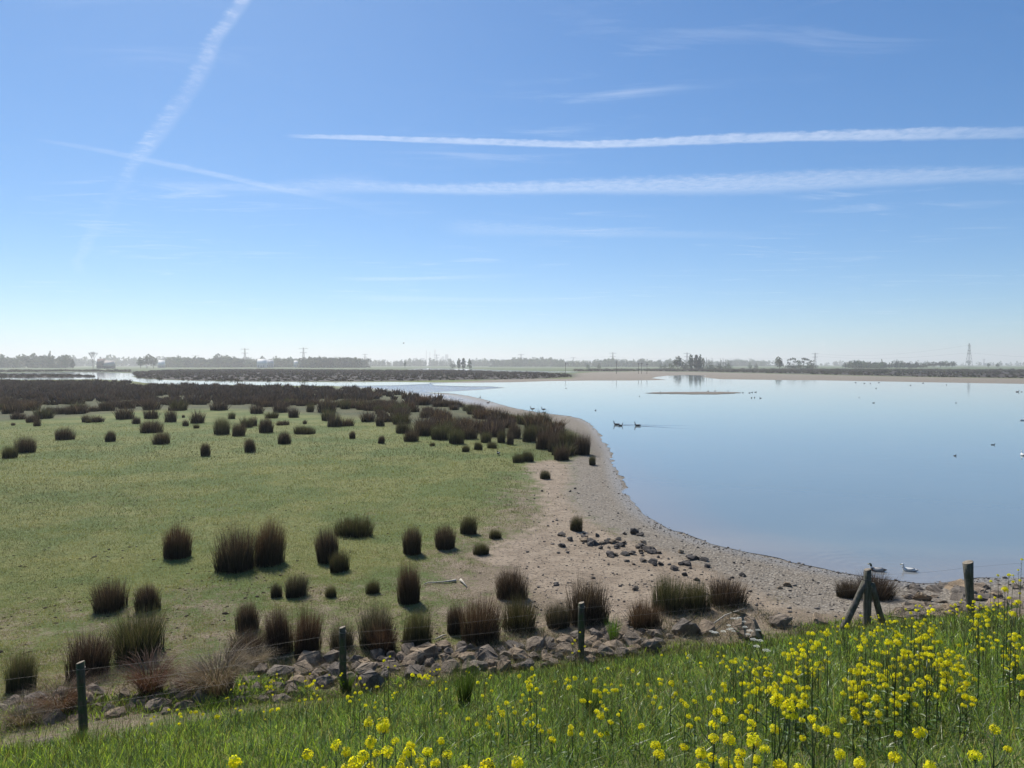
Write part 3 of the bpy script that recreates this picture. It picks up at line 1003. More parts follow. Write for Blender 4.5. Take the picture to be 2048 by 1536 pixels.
def scatter(name, xs, ys, zs, sc, hs, variants, mat, label=None):
    """one object made of many far tussocks (a mass nobody could count)"""
    Vs, Qs, Ts, Cs, n = [], [], [], [], 0
    which = rng.integers(len(variants), size=len(xs))
    for k, (V, Q, Tn, C) in enumerate(variants):
        sel = np.nonzero(which == k)[0]
        if not len(sel):
            continue
        ang = rng.random(len(sel)) * 6.28
        c, s = np.cos(ang)[:, None], np.sin(ang)[:, None]
        vx = (V[None, :, 0] * c - V[None, :, 1] * s) * sc[sel][:, None] + xs[sel][:, None]
        vy = (V[None, :, 0] * s + V[None, :, 1] * c) * sc[sel][:, None] + ys[sel][:, None]
        vz = V[None, :, 2] * (sc * hs)[sel][:, None] + zs[sel][:, None]
        Vs.append(np.stack([vx, vy, vz], -1).reshape(-1, 3))
        o = (np.arange(len(sel)) * len(V))[:, None, None] + n
        Qs.append((Q[None] + o).reshape(-1, 4)); Ts.append((Tn[None] + o).reshape(-1, 3))
        sh = (1 + (rng.random((len(sel), 1, 1)) - .5) * .5)
        Cs.append((C[None] * sh).reshape(-1, 3))
        n += len(sel) * len(V)
    me = mesh_np(name, np.concatenate(Vs), [np.concatenate(Qs), np.concatenate(Ts)], np.concatenate(Cs))
    o = link(name, me, mat)
    return tag(o, label, None, None, 'stuff')


LOW = [low_rush(26, k) for k in (0, 0, 1, 1, 0)]
rx, ry = bx[n_ind:], by[n_ind:]
scatter('rush_bed', rx, ry, height(rx, ry) - .03, rng.uniform(1.2, 2.3, len(rx)), rng.uniform(.65, 1.0, len(rx)), LOW, M_RUSH)
# far beds, beyond the channel
LOWF = [low_rush(12, k) for k in (0, 1, 1, 2)]
LOWG = [low_rush(12, k) for k in (2, 2, 1, 0)]
fx, fy = [], []
for P, n, sd in ((DARKVEG[0], 9000, 1), (DARKVEG[1], 2600, 2)):
    a, b = spots(P, n, seed=sd)
    k = np.abs(a) < .85 * b
    fx.append(a[k]); fy.append(b[k])
fx, fy = np.concatenate(fx), np.concatenate(fy)
scatter('far_rush_bed', fx, fy, np.full(len(fx), 0.0), rng.uniform(1.3, 2.6, len(fx)) * np.clip(fy / 450, .8, 1.5), rng.uniform(.45, .7, len(fx)), LOWF, M_RUSH)
gx, gy = spots(DARKVEG[2], 11000, seed=3)
hx, hy = spots(DARKVEG[3], 3000, seed=4)
gx, gy = np.concatenate([gx, hx]), np.concatenate([gy, hy])
k = (np.abs(gx) < .85 * gy)
gx, gy = gx[k], gy[k]
scatter('far_reed_bed', gx, gy, np.full(len(gx), 0.0), rng.uniform(1.4, 3.0, len(gx)) * np.clip(gy / 550, .8, 1.8), rng.uniform(.4, .65, len(gx)), LOWG, M_RUSH)

# ------------------------------------------------------------------ short pasture turf, denser towards the eye
def turf():
    n = 420000
    px = rng.uniform(-120, 1420, n); py = rng.uniform(845, 1460, n)
    x, y = flat(px, py, .05)
    sD, lk, s = sdist(DIRT, x, y), sdist(GRAVEL, x, y), dike_s(x, y)
    toe = sstep(27, 19, s) * sstep(-14, -4, s)
    bare = np.clip(.05 + .36 * toe + .55 * sstep(-4.5, 0, sD) + .5 * sstep(-1, 1.5, sD), 0, 1.3) + 1.0 * (vnoise(x, y, 1.4, 51, 4) - .5) + .5 * (vnoise(x, y, .22, 52, 2) - .5)
    keep = (rng.random(n) > sstep(.25, .95, bare)) & (lk < -.3) & (s > 14.6) & (y < 95) & (sdist(LAKE, x, y) < -1)
    # trodden clods leave gaps
    keep &= vnoise(x, y, 3.2, 77, 2) > .22
    x, y = x[keep], y[keep]
    z = height(x, y) - .01
    N = len(x)
    cl = sstep(.3, .7, vnoise(x, y, .5, 61, 3))[:, None]
    pat = (.72 + .56 * sstep(.32, .68, vnoise(x, y, .11, 64, 3)))[:, None] * (.8 + .4 * sstep(.35, .65, vnoise(x, y, 1.7, 65, 2)))[:, None]
    h = (.035 + .05 * rng.random(N)) * np.clip(y / 24, .9, 2.0) * (.7 + .7 * vnoise(x, y, 1.1, 9, 2))
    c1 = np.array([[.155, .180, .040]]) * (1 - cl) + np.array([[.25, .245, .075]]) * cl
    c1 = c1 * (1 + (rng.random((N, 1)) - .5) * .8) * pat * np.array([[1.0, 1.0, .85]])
    dry = rng.random(N) < .12
    c1[dry] = vary((.30, .27, .15), int(dry.sum()), .3)
    painted_glint = rng.random(N) < .035 * (.3 + 1.4 * (vnoise(x, y, .09, 66, 2) > .5))
    c1[painted_glint] = vary((.60, .60, .48), int(painted_glint.sum()), .15)  # sun glints on the turf, painted as near-white blade colour
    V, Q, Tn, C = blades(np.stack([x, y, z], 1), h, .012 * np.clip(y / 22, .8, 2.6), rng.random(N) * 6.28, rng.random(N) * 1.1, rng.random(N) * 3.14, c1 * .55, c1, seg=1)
    tag(link('pasture_grass', mesh_np('pasture_grass', V, [Tn], C), M_TURF), kind='stuff')


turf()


def straw_litter():
    n = 26000
    tp = rng.uniform(-13, 12, n); s = rng.uniform(13.8, 16.9, n)
    x = math.cos(R(17)) * tp + NX * s; y = math.sin(R(17)) * tp + NY * s
    k = (vnoise(x, y, .7, 71, 3) > .40) & (np.abs(x) < .85 * y)
    x, y = x[k], y[k]; N = len(x)
    cols = np.array([(.26, .20, .13), (.17, .125, .08), (.34, .28, .19), (.07, .085, .03), (.10, .13, .04)])[rng.integers(5, size=N)]
    cols = cols * (1 + (rng.random((N, 1)) - .5) * .5)
    V, Q, Tn, C = blades(np.stack([x, y, height(x, y) - .01], 1), rng.uniform(.08, .32, N), np.full(N, .009), rng.random(N) * 6.28, rng.uniform(.5, 1.5, N), rng.random(N) * 3.14, cols * .6, cols, seg=2)
    tag(link('straw_litter', mesh_np('straw_litter', V, [Q, Tn], C), M_DRY), kind='stuff')


straw_litter()

# ------------------------------------------------------------------ tall grass on the dike slope
def dike_grass():
    parts = []
    # (count, height, width, colours, lean)
    def batch(n, h0, h1, w, cols, lean, region=None, seg=2, pw=1.6):
        u = rng.uniform(-1.12, 1.2, n)
        y = 1.8 + 18.5 * rng.random(n) ** .85
        x = u * (y + 1.5)
        s = dike_s(x, y)
        lim = 14.35 + 1.1 * sstep(-2, -6, x) + .6 * (vnoise(x, y, .8, 33, 2) - .5) * 2
        k = (s > .9) & (s < lim)
        if region is not None:
            k &= region(x, y, s)
        x, y, s = x[k], y[k], s[k]
        N = len(x)
        z = height(x, y) - .02
        pt = vnoise(x, y, .55, 41, 3)
        h = (h0 + (h1 - h0) * rng.random(N)) * (.55 + .9 * pt)
        h *= np.where(s > 12.8, .75 + .5 * sstep(-3, -6, x), 1)
        ci = rng.integers(len(cols), size=N)
        c1 = np.array(cols)[ci] * (.75 + .6 * vnoise(x, y, .9, 43, 2))[:, None] * (1 + (rng.random((N, 1)) - .5) * .4)
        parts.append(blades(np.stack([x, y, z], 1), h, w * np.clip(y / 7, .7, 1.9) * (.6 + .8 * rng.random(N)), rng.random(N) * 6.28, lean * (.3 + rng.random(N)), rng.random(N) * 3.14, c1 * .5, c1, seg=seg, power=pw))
    greens = [(.17, .285, .065), (.22, .34, .08), (.11, .19, .055), (.27, .38, .10)]
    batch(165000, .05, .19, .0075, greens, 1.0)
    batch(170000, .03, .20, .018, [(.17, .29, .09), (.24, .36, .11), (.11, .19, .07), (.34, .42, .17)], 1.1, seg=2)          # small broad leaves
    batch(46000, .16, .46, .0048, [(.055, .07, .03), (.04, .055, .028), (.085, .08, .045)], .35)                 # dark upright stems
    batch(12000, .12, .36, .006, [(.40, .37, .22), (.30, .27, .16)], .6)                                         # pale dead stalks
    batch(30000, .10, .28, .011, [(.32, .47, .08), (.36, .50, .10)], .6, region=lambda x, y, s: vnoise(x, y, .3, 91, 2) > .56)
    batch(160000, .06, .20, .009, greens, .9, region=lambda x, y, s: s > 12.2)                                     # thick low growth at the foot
    V, Q, Tn, C = merge(parts)
    tag(link('dike_grass', mesh_np('dike_grass', V, [Q, Tn], C), M_GRASS), kind='stuff')


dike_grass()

# ------------------------------------------------------------------ stones
def stone_material(name, dark, light, moss=.25):
    m, t, out = new_mat(name)
    co = t.node('ShaderNodeTexCoord').outputs['Object']
    oi = t.node('ShaderNodeObjectInfo')
    n1, n2, n3 = t.noise(co, 2.2, 4, .6), t.noise(co, 9, 4, .65), t.noise(co, 30, 2, .6)
    c = t.mix(t.smooth(n1, .3, .7), dark, light)
    c = t.mix(t.smooth(n2, .5, .75, 0, .7), c, tuple(v * .55 for v in dark))
    c = t.mix(t.smooth(n3, .62, .72, 0, .6), c, tuple(min(v * 1.5, .6) for v in light))
    h = t.node('ShaderNodeHueSaturation')
    t.put(h.inputs['Value'], t.math('MULTIPLY_ADD', oi.outputs['Random'], .55, .75))
    t.put(h.inputs['Saturation'], t.math('MULTIPLY_ADD', oi.outputs['Random'], .5, .8))
    t.put(h.inputs['Color'], c)
    hh = t.math('ADD', t.math('MULTIPLY', n2, .8), t.math('MULTIPLY', n3, .3))
    t.l.new(principled(t, h.outputs[0], .85, .3, bump(t, hh, .8, .06)), out.inputs[0])
    return m


M_STONE = stone_material('grey_boulder', (.105, .082, .060), (.275, .220, .162))
M_STONEM = stone_material('mixed_pebble', (.09, .075, .06), (.26, .22, .18))
M_STONED = stone_material('dark_wet_stone', (.050, .043, .038), (.115, .098, .085))


def stone_mesh(name, seed, flatness=.7, sub=True, bevel=.10):
    r = random.Random(seed)
    bm = bmesh.new()
    for i in range(16):
        v = Vector((r.gauss(0, 1), r.gauss(0, 1), r.gauss(0, 1))).normalized()
        k = r.uniform(.82, 1.08)
        bm.verts.new((v.x * .5 * k, v.y * .5 * k, v.z * .5 * flatness * k))
    bmesh.ops.convex_hull(bm, input=bm.verts[:])
    bmesh.ops.delete(bm, geom=[v for v in bm.verts if not v.link_faces], context='VERTS')
    if sub:
        bmesh.ops.bevel(bm, geom=bm.edges[:], offset=.022, segments=1, affect='EDGES')
        bmesh.ops.triangulate(bm, faces=bm.faces[:])
        bmesh.ops.subdivide_edges(bm, edges=[e for e in bm.edges if e.calc_length() > .16], cuts=1)
        for v in bm.verts:
            v.co += Vector((r.gauss(0, 1), r.gauss(0, 1), r.gauss(0, 1))) * .014
    bmesh.ops.triangulate(bm, faces=bm.faces[:])
    me = bpy.data.meshes.new(name)
    bm.to_mesh(me); bm.free()
    return me


STONES = [stone_mesh('boulder', 100 + i, f) for i, f in enumerate((.75, .6, .85, .7, .55, .8, .65, .9))]
STONES_S = [stone_mesh('stone', 200 + i, f, sub=False) for i, f in enumerate((.7, .55, .8, .65, .5, .75))]
for me in STONES: me.materials.append(M_STONE)
STONED = [m.copy() for m in STONES_S]
for me in STONES_S: me.materials.append(M_STONE)
for me in STONED:
    me.materials.clear(); me.materials.append(M_STONED)


def put_stone(name, me, x, y, size, sink=.28, label=None, group=None, cat='stone', rot=None, sq=1.0):
    o = link(name, me)
    o.scale = (size * rng.uniform(.85, 1.25), size * rng.uniform(.8, 1.1), size * rng.uniform(.75, 1.1) * sq)
    o.rotation_euler = (rng.normal(0, .25), rng.normal(0, .25), rng.random() * 6.28)
    o.location = (x, y, float(ground_z(np.array([x]), np.array([y]))[0]) + size * (.27 - sink * .6) * sq)
    tag(o, label, cat, group)
    return o


# boulders that stand out, by their picture place (px, py of the foot, size px)
named_stones = [
    (1072, 1300, 62, 'pale grey pyramid boulder right of the loose green-tinged tussock'), (1030, 1300, 44, 'grey boulder leaning on the pale pyramid boulder from the left'),
    (1130, 1292, 46, 'pointed pale boulder just left of the third fence post'), (1180, 1292, 44, 'squarish boulder with a lit top right behind the third fence post'),
    (1262, 1290, 56, 'boulder with a dark notch below the rust-red tussock'), (1212, 1312, 46, 'low rounded boulder right of the third fence post foot'),
    (1372, 1268, 62, 'smooth tan boulder below the joined pair of green tussocks'), (1412, 1266, 52, 'wedge shaped tan boulder right of the smooth tan one'),
    (1500, 1272, 74, 'wide flat boulder at the right end of the stone band'), (1300, 1300, 44, 'blocky grey boulder between the notched and the smooth ones'),
    (728, 1350, 60, 'dark cone shaped boulder right of the second fence post'), (664, 1326, 48, 'flat lit boulder left of the second fence post'),
    (850, 1314, 62, 'long lit boulder below the dark upright tussock'), (975, 1322, 60, 'slab boulder below the broad brown tussock'),
    (1008, 1340, 40, 'small slab in front of the leaning slab boulder'), (560, 1352, 62, 'grey boulder below the tallest tussock pair'),
    (605, 1346, 50, 'dark split boulder below the tallest tussock pair on the right'), (520, 1350, 42, 'dark rounded boulder at the left end of the stone band'),
    (745, 1374, 58, 'flat boulder low in the grass right of the second post'), (650, 1372, 44, 'pale stone half hidden in grass left of the second post'),
    (895, 1330, 46, 'grey stone in the middle of the band under yellow flowers'), (940, 1345, 40, 'square stone half sunk at the grass edge'),
    (315, 1424, 66, 'lone grey boulder between the dry clumps at the left'), (232, 1440, 54, 'tilted flat stone right of the leftmost fence post'),
    (85, 1500, 60, 'mossy stone at the lower left in the grass'), (190, 1392, 44, 'flat tan stone behind the leftmost fence post'),
    (1640, 1248, 44, 'dark stone at the left edge of the yellow flower patch'), (1560, 1252, 50, 'grey stone beside the wide flat boulder'),
]
for px, py, sz, lab in named_stones:
    x, y, z = onground(px, py)
    put_stone('boulder', STONES[int(rng.integers(len(STONES)))], x, y, sz * y / FPX * 1.02, .2, lab, 'boulders at the foot of the dike')
cells = []
for px, py, sz, lab in named_stones:
    x, y, z = onground(px, py); cells.append((x, y, sz * y / FPX))
cnt = 0
for k in range(6000):
    tpos = rng.uniform(-12.5, 8.6); s = rng.uniform(14.15, 16.35)
    # position along / across the dike
    x = math.cos(R(17)) * tpos + NX * s; y = math.sin(R(17)) * tpos + NY * s
    band = 15.2 + .5 * math.sin(tpos * .9) + .25 * math.sin(tpos * 2.3)
    if abs(s - band) > .95 or (tpos < -4.5 and rng.random() < .55) or not (abs(x) < .76 * y):
        continue
    sz = float(rng.choice([.26, .35, .46, .60], p=[.25, .35, .27, .13])) * rng.uniform(.85, 1.15)
    if any((x - a) ** 2 + (y - b) ** 2 < (.36 * (sz + c)) ** 2 for a, b, c in cells):
        continue
    cells.append((x, y, sz)); cnt += 1
    side = 'left' if x < -3 else 'middle' if x < 3 else 'right'
    put_stone('boulder', STONES[int(rng.integers(len(STONES)))], x, y, sz, .25,
              'grey boulder wedged among others in the %s stretch of the stone band' % side, 'boulders in the %s stretch of the band' % side)
    if cnt >= 185:
        break
# half buried rubble by the water at the right
for k in range(80):
    px, py = rng.uniform(1790, 2090), rng.uniform(1166, 1240)
    x, y, z = onground(px, py)
    sz = rng.uniform(.25, .75) * (1 if k % 3 else 1.3)
    put_stone('boulder', STONES[int(rng.integers(len(STONES)))], x, y, sz, .42, 'half buried tan boulder on the bank by the rightmost fence post', 'half buried boulders by the water', sq=.62)
# scattered stones on the bare ground
sc_pts = []
for k in range(64):
    t_ = rng.random()
    px = 1165 + 260 * t_ + rng.normal(0, 26); py = 1078 + 66 * t_ + rng.normal(0, 11)
    sc_pts.append((px, py, rng.uniform(8, 22)))
sc_pts += [(1268, 1066, 24), (1280, 1070, 16), (1250, 1068, 12), (1122, 1072, 9), (1190, 1090, 22), (1215, 1085, 20), (1240, 1092, 18), (1305, 1102, 22), (1380, 1118, 26), (1372, 1130, 20), (1270, 1180, 18), (1140, 985, 8), (1150, 980, 7), (1575, 1172, 18), (1560, 1178, 14), (1485, 1152, 16)]
for i, (px, py, w) in enumerate(sc_pts):
    x, y, z = onground(px, py)
    if sdist(LAKE, np.array([x]), np.array([y]))[0] > -.4:
        continue
    put_stone('stone', (STONED if rng.random() < .65 else STONES_S)[int(rng.integers(6))], x, y, w * y / FPX, .2, 'dark stone in the loose scatter on bare sand below the lone tussock', 'stones scattered on the bare sand')


def pebbles(name, xs, ys, size, mats, sink=.3):
    ico = bmesh.new()
    bmesh.ops.create_icosphere(ico, subdivisions=1, radius=.5)
    V0 = np.array([v.co[:] for v in ico.verts]); F0 = np.array([[v.index for v in f.verts] for f in ico.faces]); ico.free()
    N = len(xs)
    jit = 1 + (rng.random((N, len(V0), 1)) - .5) * .5
    S3 = size[:, None] * np.stack([rng.uniform(.7, 1.4, N), rng.uniform(.7, 1.3, N), rng.uniform(.45, .8, N)], 1)
    V = V0[None] * jit * S3[:, None, :]
    V[:, :, 0] += xs[:, None]; V[:, :, 1] += ys[:, None]
    V[:, :, 2] += (ground_z(xs, ys) + size * sink * .4)[:, None]
    F = (F0[None] + (np.arange(N) * len(V0))[:, None, None]).reshape(-1, 3)
    me = mesh_np(name, V.reshape(-1, 3), [F])
    tag(link(name, me, mats), kind='stuff')


def in_px(n, x0, x1, y0, y1):
    return flat(rng.uniform(x0, x1, n), rng.uniform(y0, y1, n), .08)


x, y = in_px(6500, 1040, 1720, 925, 1250)
k = (sdist(DIRT, x, y) > -2.5) & (sdist(LAKE, x, y) < -.3) & (dike_s(x, y) > 14.6)
k &= rng.random(len(x)) < .15 + .5 * vnoise(x, y, .5, 5, 2)
pebbles('pebble_scatter', x[k], y[k], rng.gamma(1.8, .018, int(k.sum())) + .015, M_STONEM)
# shingle along the waterline
xs, ys = [], []
for i in range(len(LAKE_R)):
    a, b = LAKE_R[i], LAKE_R[(i + 1) % len(LAKE_R)]
    L = np.hypot(*(b - a))
    if a[1] > 75 or L > 3:
        continue
    n = int(L * (30 if a[1] < 30 else 16 if a[1] < 45 else 6))
    t = rng.random(n)[:, None]
    nrm = np.array([-(b - a)[1], (b - a)[0]]) / (L + 1e-9)
    off = np.abs(rng.normal(0, .42, n)) - .12
    p = a + (b - a) * t
    sgn = 1 if sdist(LAKE, np.array([a[0] + nrm[0] * .3]), np.array([a[1] + nrm[1] * .3]))[0] < 0 else -1
    p = p + nrm * sgn * off[:, None]
    xs.append(p[:, 0]); ys.append(p[:, 1])
xs, ys = np.concatenate(xs), np.concatenate(ys)
k = np.abs(xs) < .85 * ys
xs, ys = xs[k], ys[k]
pebbles('shore_shingle', xs, ys, (rng.gamma(2, .016, len(xs)) + .015) * np.where(ys < 30, 1, .8), M_STONEM)
# clods and dung on the turf
x, y = in_px(2400, -60, 1060, 880, 1310)
k = (vnoise(x, y, .35, 14, 2) > .52) & (sdist(DIRT, x, y) < 0) & (dike_s(x, y) > 16.5)
M_CLOD, tt, oo = new_mat('soil_clod')
tt.l.new(principled(tt, (.055, .043, .03), .95, .1), oo.inputs[0])
pebbles('soil_clod_scatter', x[k], y[k], rng.gamma(2.0, .022, int(k.sum())) + .02, M_CLOD, -.2)

# ------------------------------------------------------------------ pale sticks on the turf
def wood_material(name, base, light, green=0.0):
    m, t, out = new_mat(name)
    co = t.node('ShaderNodeTexCoord').outputs['Object']
    mp = t.node('ShaderNodeMapping'); t.put(mp.inputs[0], co)
    mp.inputs['Scale'].default_value = (14, 14, 1.6)
    n1, n2 = t.noise(mp.outputs[0], 1.6, 5, .65), t.noise(co, 6, 4, .6)
    c = t.mix(t.smooth(n1, .35, .7), base, light)
    if green:
        c = t.mix(t.smooth(n2, .40, .62, 0, green), c, (.045, .075, .030))
    t.l.new(principled(t, c, .85, .2, bump(t, n1, .9, .02)), out.inputs[0])
    return m


M_POST = wood_material('weathered_post_wood', (.050, .042, .030), (.135, .115, .085), .75)
M_POSTG = wood_material('grey_post_wood', (.085, .072, .058), (.20, .175, .145), .3)
M_CUT = wood_material('cut_wood_end', (.20, .165, .12), (.34, .29, .22))
M_STICK = wood_material('bleached_wood', (.42, .37, .29), (.62, .57, .47))


def stick(name, pxs, r, label, mat=M_STICK, cat='stick'):
    P = []
    for px, py, dz in pxs:
        x, y, z = onground(px, py)
        P.append((x, y, z + dz + .02))
    P = np.array(P); c = P[0].copy()
    mb = MB(); mb.tube(P - c, r, 6)
    o = link(name, mb.mesh(name, True), mat)
    o.location = c
    return tag(o, label, cat)


stick('driftwood_stick', [(849, 1171, .02), (856, 1168, .03), (868, 1168, .02), (885, 1167, .02), (900, 1166, .03), (912, 1164, .03)], [.018, .016, .02, .022, .03, .045], 'long bleached stick lying on turf beside the vase-shaped tussock')
stick('driftwood_stick', [(921, 1163, .03), (926, 1168, .03), (934, 1176, .01)], [.045, .03, .015], 'short bleached stick lying right of the long one')
stick('driftwood_stick', [(870, 1283, .03), (885, 1276, .03), (893, 1274, .02)], [.015, .02, .012], 'thin pale stick above the long lit boulder')
stick('driftwood_stick', [(1420, 1262, .1), (1450, 1240, .1), (1490, 1222, .05)], [.014, .018, .010], 'thin dead branch lying below the low brown tussock')

# ------------------------------------------------------------------ wire fence
fence_spec = [  # px, top py, base x, base y, radius, lean (dx over height), height
    ('far left', -12.4, 10.75, .066, 0.00, 1.42),
    ('leftmost', -7.50, 12.28, .066, -.035, 1.40),
    ('second', -3.37, 14.02, .068, -.01, 1.26),
    ('third', 1.52, 15.42, .072, .00, 1.28),
    ('braced', 8.69, 17.20, .090, -.01, 1.46),
    ('rightmost', 11.28, 17.25, .088, -.09, 1.38),
    ('far right', 16.5, 18.9, .09, .0, 1.4),
]
fence = empty('wire_fence', (1.5, 15.4, float(height(1.5, 15.4))))
tag(fence, 'old wire fence on round wooden posts along the foot of the flowery dike', 'fence')
f0 = np.array(fence.location)
tops, feet = [], []
for nm, x, y, r, ln, hh in fence_spec:
    z = float(height(x, y))
    t = np.linspace(0, 1, 7)
    P = np.stack([ln * hh * t, 0 * t, -.3 + (hh + .3) * t], 1)
    mb = MB()
    big = nm == 'rightmost'
    rad = r * (1 + .06 * np.sin(t * 9 + x)) * (np.linspace(.82, 1.28, 7) if big else np.linspace(1.05, .97, 7))
    mb.tube(P, rad, 14, cap=True)
    me = mb.mesh('post')
    # slanting saw cut at the top
    co = np.zeros(len(me.vertices) * 3, dtype=np.float32); me.vertices.foreach_get('co', co); co = co.reshape(-1, 3)
    topm = co[:, 2] > hh - .01
    co[topm, 2] += (co[topm, 0] - ln * hh) * .25 + (.0 if not big else 0)
    co[:, :2] += (rng.random((len(co), 2)) - .5) * .006
    me.vertices.foreach_set('co', co.ravel()); me.update()
    post = link('post', me, M_POSTG if nm in ('braced', 'rightmost') else M_POST, fence)
    post.location = Vector((x, y, z)) - Vector(f0)
    if nm in ('leftmost', 'second', 'third', 'braced', 'rightmost'):
        post['label'] = {'leftmost': 'leaning dark mossy post at the lower left', 'second': 'round green-stained post between grey boulders', 'third': 'round post with pale cut top near the middle',
                         'braced': 'grey post propped by two slanting struts', 'rightmost': 'thick grey post with a slanted broken top'}[nm]
    # pale cut face
    ring = co[topm]; cc = ring.mean(0)
    cm = MB()
    order = np.argsort(np.arctan2(ring[:, 1] - cc[1], ring[:, 0] - cc[0]))
    rr = ring[order]; rr = cc + (rr - cc) * .93; rr[:, 2] += .006
    n = len(rr)
    cm.add(np.concatenate([rr, cc[None] + [0, 0, .008]]), np.array([[i, (i + 1) % n, n] for i in range(n)]))
    link('cut_top', cm.mesh('cut_top'), M_CUT, post)
    tops.append(np.array([x + ln * hh, y, z + hh])); feet.append(np.array([x, y, z]))
# struts of the braced post
bx0, by0 = fence_spec[4][1], fence_spec[4][2]
for (tx, ty, h_top, fxx, fyy, lab) in ((-.06, .02, 1.16, -.82, -.25, 'left slanting strut'), (.07, -.06, 1.13, .56, .25, 'right slanting strut')):
    a = np.array([bx0 + tx, by0 + ty, float(height(bx0, by0)) + h_top])
    b = np.array([bx0 + fxx, by0 + fyy, float(height(bx0 + fxx, by0 + fyy)) - .12])
    tt_ = np.linspace(0, 1, 6)[:, None]
    mid = a + (b - a) * tt_ + np.array([0, 0, -.05]) * np.sin(tt_ * np.pi)
    mb = MB(); mb.tube(mid - b, np.linspace(.070, .086, 6), 12)
    s_ = link('strut', mb.mesh('strut', False), M_POSTG, fence)
    s_.location = Vector(b) - Vector(f0); s_['label'] = lab
M_WIRE, tt, oo = new_mat('fence_wire_steel')
tt.l.new(principled(tt, (.20, .18, .16), .6, .4, Metallic=.4), oo.inputs[0])
for fr in (.93, .72, .48, .24):
    P = []
    for i in range(len(tops)):
        p = feet[i] + (tops[i] - feet[i]) * fr + np.array([0, -.09, 0])
        if i:
            q = P[-1]
            for t_ in np.linspace(.15, .85, 7):
                m_ = q + (p - q) * t_; m_ = m_ + np.array([0, 0, -.05 * math.sin(math.pi * t_)])
                P.append(m_) if False else None
            seg = [q + (p - q) * t_ + np.array([0, 0, -.045 * math.sin(math.pi * t_)]) for t_ in np.linspace(.1, .9, 9)]
            P += seg
        P.append(p)
    P = np.array(P)
    mb = MB(); mb.tube(P - f0, .0017, 5)
    link('wire', mb.mesh('wire', True), M_WIRE, fence)
# staples / wire wraps on the posts in view
for i in (1, 2, 3, 4, 5):
    r = fence_spec[i][3] * 1.06
    p = feet[i] + (tops[i] - feet[i]) * (.84 if i == 4 else .93)
    ang = np.linspace(0, 2 * np.pi, 17)
    mb = MB(); mb.tube(np.stack([np.cos(ang) * r, np.sin(ang) * r, .01 * np.sin(ang * 2)], 1), .004, 5, cap=False)
    o = link('wire_wrap', mb.mesh('wire_wrap', True), M_WIRE, fence)
    o.location = Vector(p) - Vector(f0)

# ------------------------------------------------------------------ yellow rapeseed in flower
M_PETAL = leaf_mat('yellow_petals', trans=.6, rough=.6, spec=.2, vary=.12, tint=(1.05, 1.05, .6), hue=.004)
M_STEM = leaf_mat('rape_stem_and_leaf', trans=.25, rough=.5, spec=.3, vary=.3, tint=(1.2, 1.2, .5))


def head_mesh(name, flowers=30, r=.026, petal=.0085, tall=1.0):
    """domed raceme: a ring of open four-petalled flowers round green buds"""
    mb = MB()
    for i in range(flowers):
        f = (i + .5) / flowers
        th = math.acos(1 - 1.25 * f); ph = i * 2.39996 + rng.normal(0, .2)
        n = Vector((math.sin(th) * math.cos(ph), math.sin(th) * math.sin(ph), math.cos(th) * tall))
        c = n * r * rng.uniform(.6, 1.2)
        c.z -= .004
        q = n.to_track_quat('Z', 'Y').to_matrix()
        sp = rng.random() * 1.57
        size = petal * rng.uniform(.75, 1.2)
        bud = f < .10
        col = vary((.22, .26, .03), 1, .2)[0] if bud else vary((.90, .82, .03), 1, .06)[0]
        if f > .8 and rng.random() < .5:
            col = vary((.82, .70, .06), 1, .15)[0]
        for k in range(4):
            a = sp + k * math.pi / 2
            d1 = q @ Vector((math.cos(a), math.sin(a), .25)); d2 = q @ Vector((-math.sin(a), math.cos(a), 0))
            p0 = c; p1 = c + d1 * size * 1.0 + d2 * size * .55; p2 = c + d1 * size * 1.25; p3 = c + d1 * size * 1.0 - d2 * size * .55
            mb.add([p0, p1, p2, p3], [[0, 1, 2, 3]], col)
    # flower stalks
    for i in range(5):
        a = i * 1.257 + .3
        mb.tube([(0, 0, -r * 1.4), (math.cos(a) * r * .7, math.sin(a) * r * .7, 0)], .0008, 3, (.10, .13, .03), cap=False)
    me = mb.mesh(name)
    me.materials.append(M_PETAL)
    return me


HEADS = [head_mesh('flower_head', 30, .019, .0075), head_mesh('flower_head', 26, .019, .008, .8), head_mesh('flower_head', 36, .019, .0078, 1.6), head_mesh('flower_head', 18, .016, .0075)]
HEADS_FAR = [head_mesh('flower_head', 15, .017, .0105), head_mesh('flower_head', 12, .015, .0105, 1.4), head_mesh('flower_head', 9, .012, .010)]


